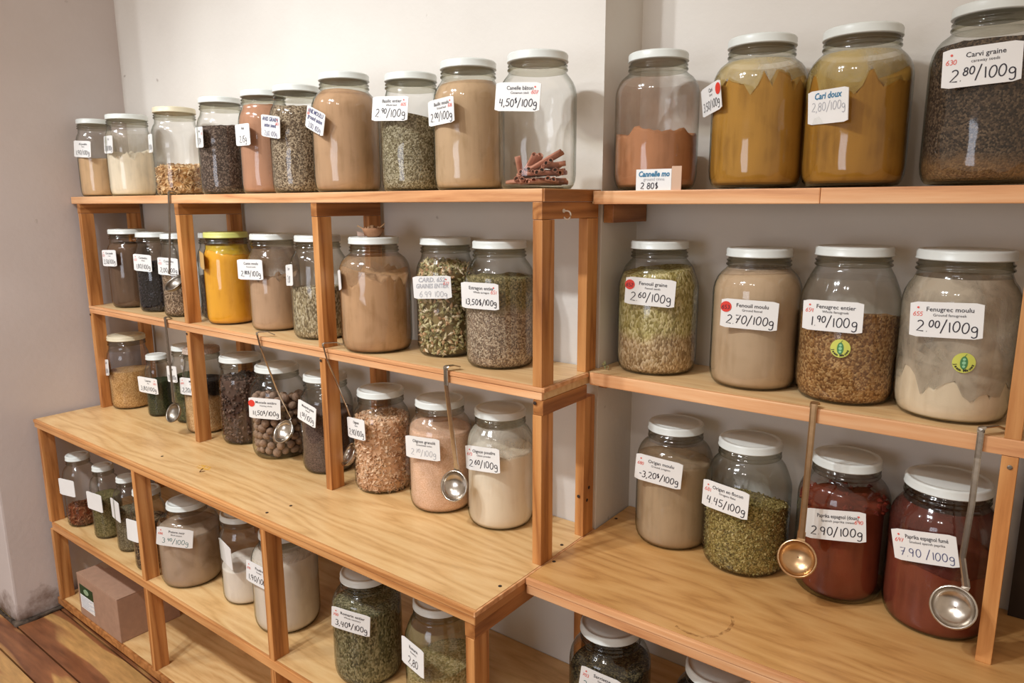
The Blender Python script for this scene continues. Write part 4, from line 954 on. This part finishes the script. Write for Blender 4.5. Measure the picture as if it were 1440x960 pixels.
# ---- nutmegs
def nutmeg_mesh():
    bm = bmesh.new(); bmesh.ops.create_icosphere(bm, subdivisions=2, radius=1)
    for v in bm.verts:
        d = 1 + .05 * noise.noise(v.co * 2.5); v.co = Vector((v.co.x * .0116 * d, v.co.y * .0116 * d, v.co.z * .0138 * d))
    me = bpy.data.meshes.new('nutmeg'); bm.to_mesh(me); bm.free()
    for p in me.polygons: p.use_smooth = True
    return me
NM = nutmeg_mesh(); NUT = wood('nutmeg_shell', (96, 72, 58), (140, 112, 92), (172, 144, 122), 'Z', 120, 3, .7, .3); NM.materials.append(NUT)
nx, ny, nR = JARS['C6'][0], JARS['C6'][1], JARS['C6'][2]
rnd = random.Random(5); inner = bmesh.new(); cnt = 0
camd = math.atan2(-1.0167 - ny, 2.4824 - nx)
prevc = None
for lay in range(8):
    z = .0155 + lay * .0202
    for ri, (rr, n) in enumerate(((nR - .0155, 15), (nR - .0375, 9), (nR - .058, 4), (0.0, 1))):
        if lay == 0: rr *= .92
        for k in range(n):
            if lay == 7 and rnd.random() < .4: continue
            a = 2 * pi * (k + .5 * (lay % 2) + .25 * ri) / n + rnd.uniform(-.03, .03)
            c = Vector((nx + rr * cos(a), ny + rr * sin(a), z + rnd.uniform(-.003, .003) + .004 * cos(a + 1)))
            rotm = Matrix.Rotation(rnd.uniform(0, 6.28), 4, 'X') @ Matrix.Rotation(rnd.uniform(0, 6.28), 4, 'Z')
            s = rnd.uniform(.76, 1.04)
            vis = (ri == 0 and cos(a - camd) > -.15) or (lay >= 6)
            if vis and cnt < 300:
                o = bpy.data.objects.new('nutmeg', NM); COL.objects.link(o)
                o.location = c; o.rotation_euler = rotm.to_euler(); o.scale = (s, s, s); cnt += 1
                o['label'] = 'round brown nutmeg among those filling the jar with the red sticker'; o['category'] = 'nutmeg'; o['group'] = 'nutmegs in the jar'
            else:
                tmp = bmesh.new(); bmesh.ops.create_icosphere(tmp, subdivisions=1, radius=.012 * s)
                m2 = bpy.data.meshes.new('t'); bmesh.ops.translate(tmp, verts=tmp.verts, vec=c); tmp.to_mesh(m2); tmp.free(); inner.from_mesh(m2); bpy.data.meshes.remove(m2)
o = link_mesh('nutmegs', inner, NUT, None, True); o['kind'] = 'stuff'; o['label'] = 'rest of the nutmegs deep inside and behind in the nutmeg jar'; o['category'] = 'nutmegs'

# ---- ladles: flat handle with a hook over a board edge, round bowl
def ladle(label, pts, bowl, br, open_dir, hookdir=(0, 1, 0), mat=STEEL, hook_len=.028, wid=.0042, side=(1, 0, 0), drop=.006):
    """pts: handle from hook corner down to the bowl rim"""
    base = Vector(pts[0])
    t = empty('ladle', base, label, 'ladle', 'ladles hooked on the shelf edges')
    P0 = [Vector(p) - base for p in pts]
    bm = bmesh.new(); tube(bm, P0, 1.0, 8, (wid, .0013, side)); link_mesh('handle', bm, mat, t, False)
    hd = Vector(hookdir).normalized()
    bm = bmesh.new()
    hp = [P0[0] - Vector((0, 0, .004)), P0[0] + Vector((0, 0, .0015)), P0[0] + hd * .004 + Vector((0, 0, .0035)), P0[0] + hd * hook_len * .6 + Vector((0, 0, .003)), P0[0] + hd * hook_len + Vector((0, 0, -drop * .2))]
    tube(bm, hp, 1.0, 8, (wid * 1.15, .0013, side)); link_mesh('hook', bm, mat, t, False)
    od = Vector(open_dir).normalized()
    q = od.to_track_quat('Z', 'Y').to_matrix()
    bm = bmesh.new(); prof = []
    for i in range(9):
        a = pi / 2 * i / 8; prof.append((max(.0012, br * sin(a)), -br * .62 * cos(a)))
    pr = prof + [(br + .001, .0003), (br + .0008, .0012), (br - .001, .0012)] + [(max(.001, (r - .0014)), z + .0014) for r, z in reversed(prof)]
    lathe(bm, pr, 30, cap=False)
    for v in bm.verts: v.co = q @ v.co + Vector(bowl) - base
    o = link_mesh('bowl', bm, mat, t, True)
    # tang joining handle to the rim
    bm = bmesh.new(); e = P0[-1]; c = Vector(bowl) - base
    rim = c + ((e - c) - od * (e - c).dot(od)).normalized() * br
    tube(bm, [e + (P0[-2] - e).normalized() * .012, e, rim, rim - od * br * .22], 1.0, 8, (wid * 1.25, .001, side)); link_mesh('tang', bm, mat, t)
    return t
ladle('dark steel ladle hanging from the top shelf edge in front of the second post', [(.562, -.0045, ZT + .006), (.552, -.0055, .60), (.530, -.004, .50), (.523, -.003, .476)], (.520, .010, .450), .030, (.05, -.62, .75), mat=STEEL_D, hook_len=.02)
ladle('steel ladle hanging from the middle shelf edge left of the second post', [(.478, -.0045, ZM + .004), (.480, -.005, .30), (.484, -.006, .2), (.487, -.008, .103)], (.486, -.012, .072), .028, (.1, -.9, .42), mat=STEEL_D, wid=.0055, hook_len=.018)
ladle('steel ladle with a long hook, its bowl hanging in front of the nutmeg jar', [(.932, -.010, ZM + .010), (.933, -.003, .316), (.934, .035, .2), (.936, .068, .118)], (.934, .045, .088), .031, (.05, -.8, .55), hookdir=(.55, .8, 0), hook_len=.042, wid=.0036, drop=.03)
ladle('thin-handled steel ladle crossing the third post, bowl beside the onion flake jar', [(1.186, -.0105, ZM + .012), (1.190, -.003, .316), (1.196, .040, .2), (1.200, .066, .112)], (1.192, .042, .082), .029, (-.35, -.75, .5), hookdir=(.6, .8, 0), hook_len=.05, wid=.0026, drop=.03)
ladle('bright steel ladle hanging straight in front of the peach granules jar', [(1.553, -.0048, ZM + .007), (1.553, -.0045, .315), (1.553, .006, .24), (1.553, .022, .134)], (1.553, .012, .100), .031, (.12, -.93, .30), wid=.0055, hook_len=.03, hookdir=(.35, 1, 0))
ladle('brass-toned steel ladle hanging left of the brick-red paprika jar', [(2.200, .1485, ZM + .006), (2.200, .148, .315), (2.199, .146, .22), (2.198, .143, .124)], (2.197, .130, .093), .030, (.12, -.93, .3), mat=plain('brassy_steel', (206, 172, 132), .28, .5, 1.0, .1, 90), wid=.0052, hook_len=.016)
ladle('bent-handled steel ladle beside the end post at the right', [(2.424, .1485, ZM + .009), (2.424, .148, .31), (2.424, .145, .24), (2.421, .142, .160), (2.430, .140, .118)], (2.418, .126, .088), .030, (-.1, -.9, .42), wid=.0042, hook_len=.045, hookdir=(.6, .8, 0), drop=.02)

# ---- card leaning on the cinnamon powder jar
t = empty('name_card', (1.9135, .1575, ZT - .003), 'white card lettered in blue leaning on the cinnamon powder jar, top shelf edge', 'card', rotz=.04)
bm = bmesh.new(); box_bm(bm, -.042, .024, -.0006, .0006, 0, .036)
o = link_mesh('paper', bm, CARD, t)
bm = bmesh.new(); box_bm(bm, .0245, .042, -.0006, .0006, 0, .040); link_mesh('brown_flap', bm, plain('brown_paper', (206, 172, 146), .7), t)
def upright(ob, x, z):
    ob.rotation_euler = (pi / 2, 0, 0); ob.location = (x, -.0012, z)
upright(put('handwritten_name', print_mesh('handwritten_name', 'Cannelle mo', .013, .058, .0004, .15), INK_B, t, 0, 0, 0), -.0085, .0235)
upright(put('faint_line', print_mesh('faint_line', 'ground cinna', .0075, .05), INK_G, t, 0, 0, 0), -.008, .0165)
upright(put('handwritten_price', hand_bm('2 80$', .034, .0115, .0007, 9), INK, t, 0, 0, 0), -.016, .003)

# ---- clay dish with dried bits on the lid of the fat tan jar
mz = ZM + JARS['M7'][3]; mxx, myy = JARS['M7'][0] + .004, JARS['M7'][1] - .004
CLAY = plain('unglazed_clay', (164, 122, 92), .85, .1, 0, .15, 90, .1)
t = empty('clay_dish', (mxx, myy, mz + .0002), 'tiny clay dish of dried scraps on the lid of the fat tan jar', 'dish')
bm = bmesh.new(); lathe(bm, [(.013, 0), (.016, .002), (.0215, .011), (.0245, .019), (.0235, .0195), (.0195, .010), (.014, .004), (.002, .0032)], 28)
link_mesh('bowl', bm, CLAY, t, True)
bm = bmesh.new(); rnd = random.Random(3)
for i in range(34):
    a = rnd.uniform(0, 6.28); r = rnd.uniform(0, .018); piece(bm, (r * cos(a), r * sin(a), .0165 + rnd.uniform(0, .006)), .0035, 'flake', rnd)
o = link_mesh('scraps', bm, piece_mat('dry_scraps', [(196, 160, 124), (150, 112, 80), (214, 184, 152)]), t); o['kind'] = 'stuff'
bm = bmesh.new()
for a, b_, c in (((-.018, -.01, .016), (-.03, -.018, .024), (-.036, -.014, .02)), ((.018, .0, .018), (.03, .004, .027), (.036, .002, .030))): tube(bm, [a, b_, c], [.0012, .0012, .0007], 6)
link_mesh('straw', bm, plain('dry_straw', (190, 156, 116), .8), t)
bm = bmesh.new(); rnd = random.Random(8)
g = [[bm.verts.new((-.026 + .020 * i / 4 + .001 * j, -.022 - .004 * sin(i * 1.1) - .002 * j + rnd.uniform(-.001, .001), .0006 + .015 * j / 3 * (1 - .12 * i))) for i in range(5)] for j in range(4)]
for a, b_ in zip(g, g[1:]):
    for i in range(4): bm.faces.new((a[i], a[i + 1], b_[i + 1], b_[i]))
bmesh.ops.solidify(bm, geom=bm.faces[:], thickness=.0006)
link_mesh('torn_paper', bm, plain('pinkish_paper', (224, 198, 184), .8), t, True)

# ---- hooks screwed into the rack
def cup_hook(label, loc, mat, d):
    t = empty('cup_hook', loc, label, 'hook'); D = Vector(d)
    bm = bmesh.new(); pts = [D * .0, D * .008]
    for i in range(9):
        a = pi * 1.35 * i / 8; pts.append(D * (.008 + .0075 * sin(a)) + Vector((0, 0, -.0075 + .0075 * cos(a))))
    tube(bm, pts, .0014, 8); link_mesh('wire', bm, mat, t, True)
    bm = bmesh.new(); tube(bm, [D * .0001, D * .0016], .0036, 12); link_mesh('collar', bm, mat, t)
cup_hook('small dark cup hook on the outer side of the rack, by the left wall', (-.0202, .010, .607), plain('dark_iron', (56, 48, 44), .5, .5, .8), (-1, 0, 0))
cup_hook('small white cup hook on the right end rail under the top shelf', (1.7772, .066, .652), plain('white_hook', (226, 216, 200), .4), (1, 0, 0))

# ---- dried sprig in the corner of the recess shelf, orange crumbs on the counter
t = empty('dried_sprig', (1.797, .19, ZM + .0003), 'tiny green dried sprig on the recess shelf beside the fennel seed jar', 'sprig')
bm = bmesh.new(); tube(bm, [(0, 0, .001), (.002, .001, .008), (.001, .0, .016)], .0007, 6); link_mesh('stem', bm, plain('sprig_green', (120, 124, 84), .7), t)
bm = bmesh.new(); rnd = random.Random(2)
for i in range(6): piece(bm, (rnd.uniform(-.004, .006), rnd.uniform(-.003, .003), .004 + .002 * i), .0032, 'flake', rnd)
link_mesh('leaflet', bm, plain('sprig_leaf', (138, 134, 92), .7), t)
o = link_mesh('dried_leaf', (lambda b: (piece(b, (0, 0, .0018), .006, 'flake', random.Random(31)), b)[1])(bmesh.new()), plain('dark_crumb', (96, 60, 30), .8), None, False, (.812, -.118, .0018)); o['label'] = 'dark dried leaf crumb lying on the counter front of the turmeric stain'; o['category'] = 'leaf'
bm = bmesh.new(); rnd = random.Random(6); nn = 26
ring = [bm.verts.new(((.026 + rnd.uniform(-.007, .007)) * cos(2 * pi * k / nn), (.012 + rnd.uniform(-.004, .004)) * sin(2 * pi * k / nn), 0.0)) for k in range(nn)]
bm.faces.new(ring); 
m, nt, out = new_mat('turmeric_stain')
tr = N(nt, 'ShaderNodeBsdfTransparent'); df = N(nt, 'ShaderNodeBsdfDiffuse'); df.inputs[0].default_value = lin((238, 190, 70))
tc = N(nt, 'ShaderNodeTexCoord'); nz = N(nt, 'ShaderNodeTexNoise', i_Scale=90.0, i_Detail=4.0); nt.links.new(tc.outputs['Object'], nz.inputs['Vector'])
rr = ramp(nt, [(.4, (0, 0, 0, 1)), (.65, (.6, .6, .6, 1))]); nt.links.new(nz.outputs['Fac'], rr.inputs[0])
mx = N(nt, 'ShaderNodeMixShader'); nt.links.new(rr.outputs[0], mx.inputs[0]); nt.links.new(tr.outputs[0], mx.inputs[1]); nt.links.new(df.outputs[0], mx.inputs[2]); nt.links.new(mx.outputs[0], out.inputs[0])
o = link_mesh('powder_stain', bm, m, None, False, (.792, -.098, .0004)); o['kind'] = 'stuff'; o['label'] = 'faint yellow powder stain on the left counter'; o['category'] = 'stain'

# ---- cardboard box on the bottom board
bx0, bx1, by0, by1, bz0, bz1 = .125, .395, -.186, -.004, ZB + .0005, ZB + .142
t = empty('cardboard_box', ((bx0 + bx1) / 2, (by0 + by1) / 2, bz0), 'brown cardboard box with a green and white sticker on the bottom board', 'box')
lx, ly, lz = (bx1 - bx0) / 2, (by1 - by0) / 2, bz1 - bz0
bm = bmesh.new(); box_bm(bm, -lx, lx, -ly, ly, 0, lz - .003, .002); link_mesh('body', bm, CARTON, t)
for a, b_ in ((-ly, -.0008), (.0008, ly)):
    bm = bmesh.new(); box_bm(bm, -lx, lx, a, b_, lz - .0028, lz, .0008); link_mesh('flap', bm, CARTON, t)
bm = bmesh.new(); box_bm(bm, -lx - .0004, -lx + .05, -.024, .024, lz + .0001, lz + .0006); link_mesh('tape', bm, plain('clear_brown_tape', (176, 148, 120), .25), t)
LBX = -.075
bm = bmesh.new(); box_bm(bm, LBX - .046, LBX + .046, -ly - .0008, -ly - .0001, lz * .20, lz * .53); lab = link_mesh('sticker_white', bm, CARD, t)
bm = bmesh.new(); box_bm(bm, LBX - .046, LBX + .046, -ly - .0008, -ly - .0001, lz * .53, lz * .77); labg = link_mesh('sticker_green', bm, plain('dark_green_print', (30, 62, 30), .4), t)
bm = bmesh.new()
for i in range(9): 
    z = .005 + i * .0046; box_bm(bm, -.038, -.038 + (.05 + .02 * ((i * 7) % 3)), -.0006, 0, z, z + .0013)
link_mesh('small_print', bm, INK_G, lab, False, (LBX, -ly - .0009, lz * .20))
bm = bmesh.new(); lathe(bm, [(.009, 0), (.009, .0006)], 20); bmesh.ops.rotate(bm, verts=bm.verts, cent=(0, 0, 0), matrix=Matrix.Rotation(pi / 2, 3, 'X') @ Matrix.Scale(1.9, 3, (1, 0, 0)))
link_mesh('emblem', bm, plain('pale_green_emblem', (150, 176, 140), .4), labg, False, (LBX, -ly - .0009, lz * .65))

# ---- old brown ring left by a jar on the recess counter
bm = bmesh.new(); ribbon(bm, [(2.0603, -0.0287), (2.0847, -0.0346), (2.107, -0.032), (2.1233, -0.0151), (2.132, 0.0103), (2.1312, 0.0342), (2.122, 0.0527)], .0026, 0.0)
m, nt, out = new_mat('ring_stain')
tr = N(nt, 'ShaderNodeBsdfTransparent'); df = N(nt, 'ShaderNodeBsdfDiffuse'); df.inputs[0].default_value = lin((120, 66, 30))
tc = N(nt, 'ShaderNodeTexCoord'); nz = N(nt, 'ShaderNodeTexNoise', i_Scale=120.0, i_Detail=3.0); nt.links.new(tc.outputs['Object'], nz.inputs['Vector'])
rr = ramp(nt, [(.35, (0, 0, 0, 1)), (.68, (.45, .45, .45, 1))]); nt.links.new(nz.outputs['Fac'], rr.inputs[0])
mx = N(nt, 'ShaderNodeMixShader'); nt.links.new(rr.outputs[0], mx.inputs[0]); nt.links.new(tr.outputs[0], mx.inputs[1]); nt.links.new(df.outputs[0], mx.inputs[2]); nt.links.new(mx.outputs[0], out.inputs[0])
o = link_mesh('ring_stain', bm, m, None, False, (0, 0, .0004)); o['kind'] = 'stuff'; o['label'] = 'curved brown ring stain near the front edge of the recess counter'; o['category'] = 'stain'
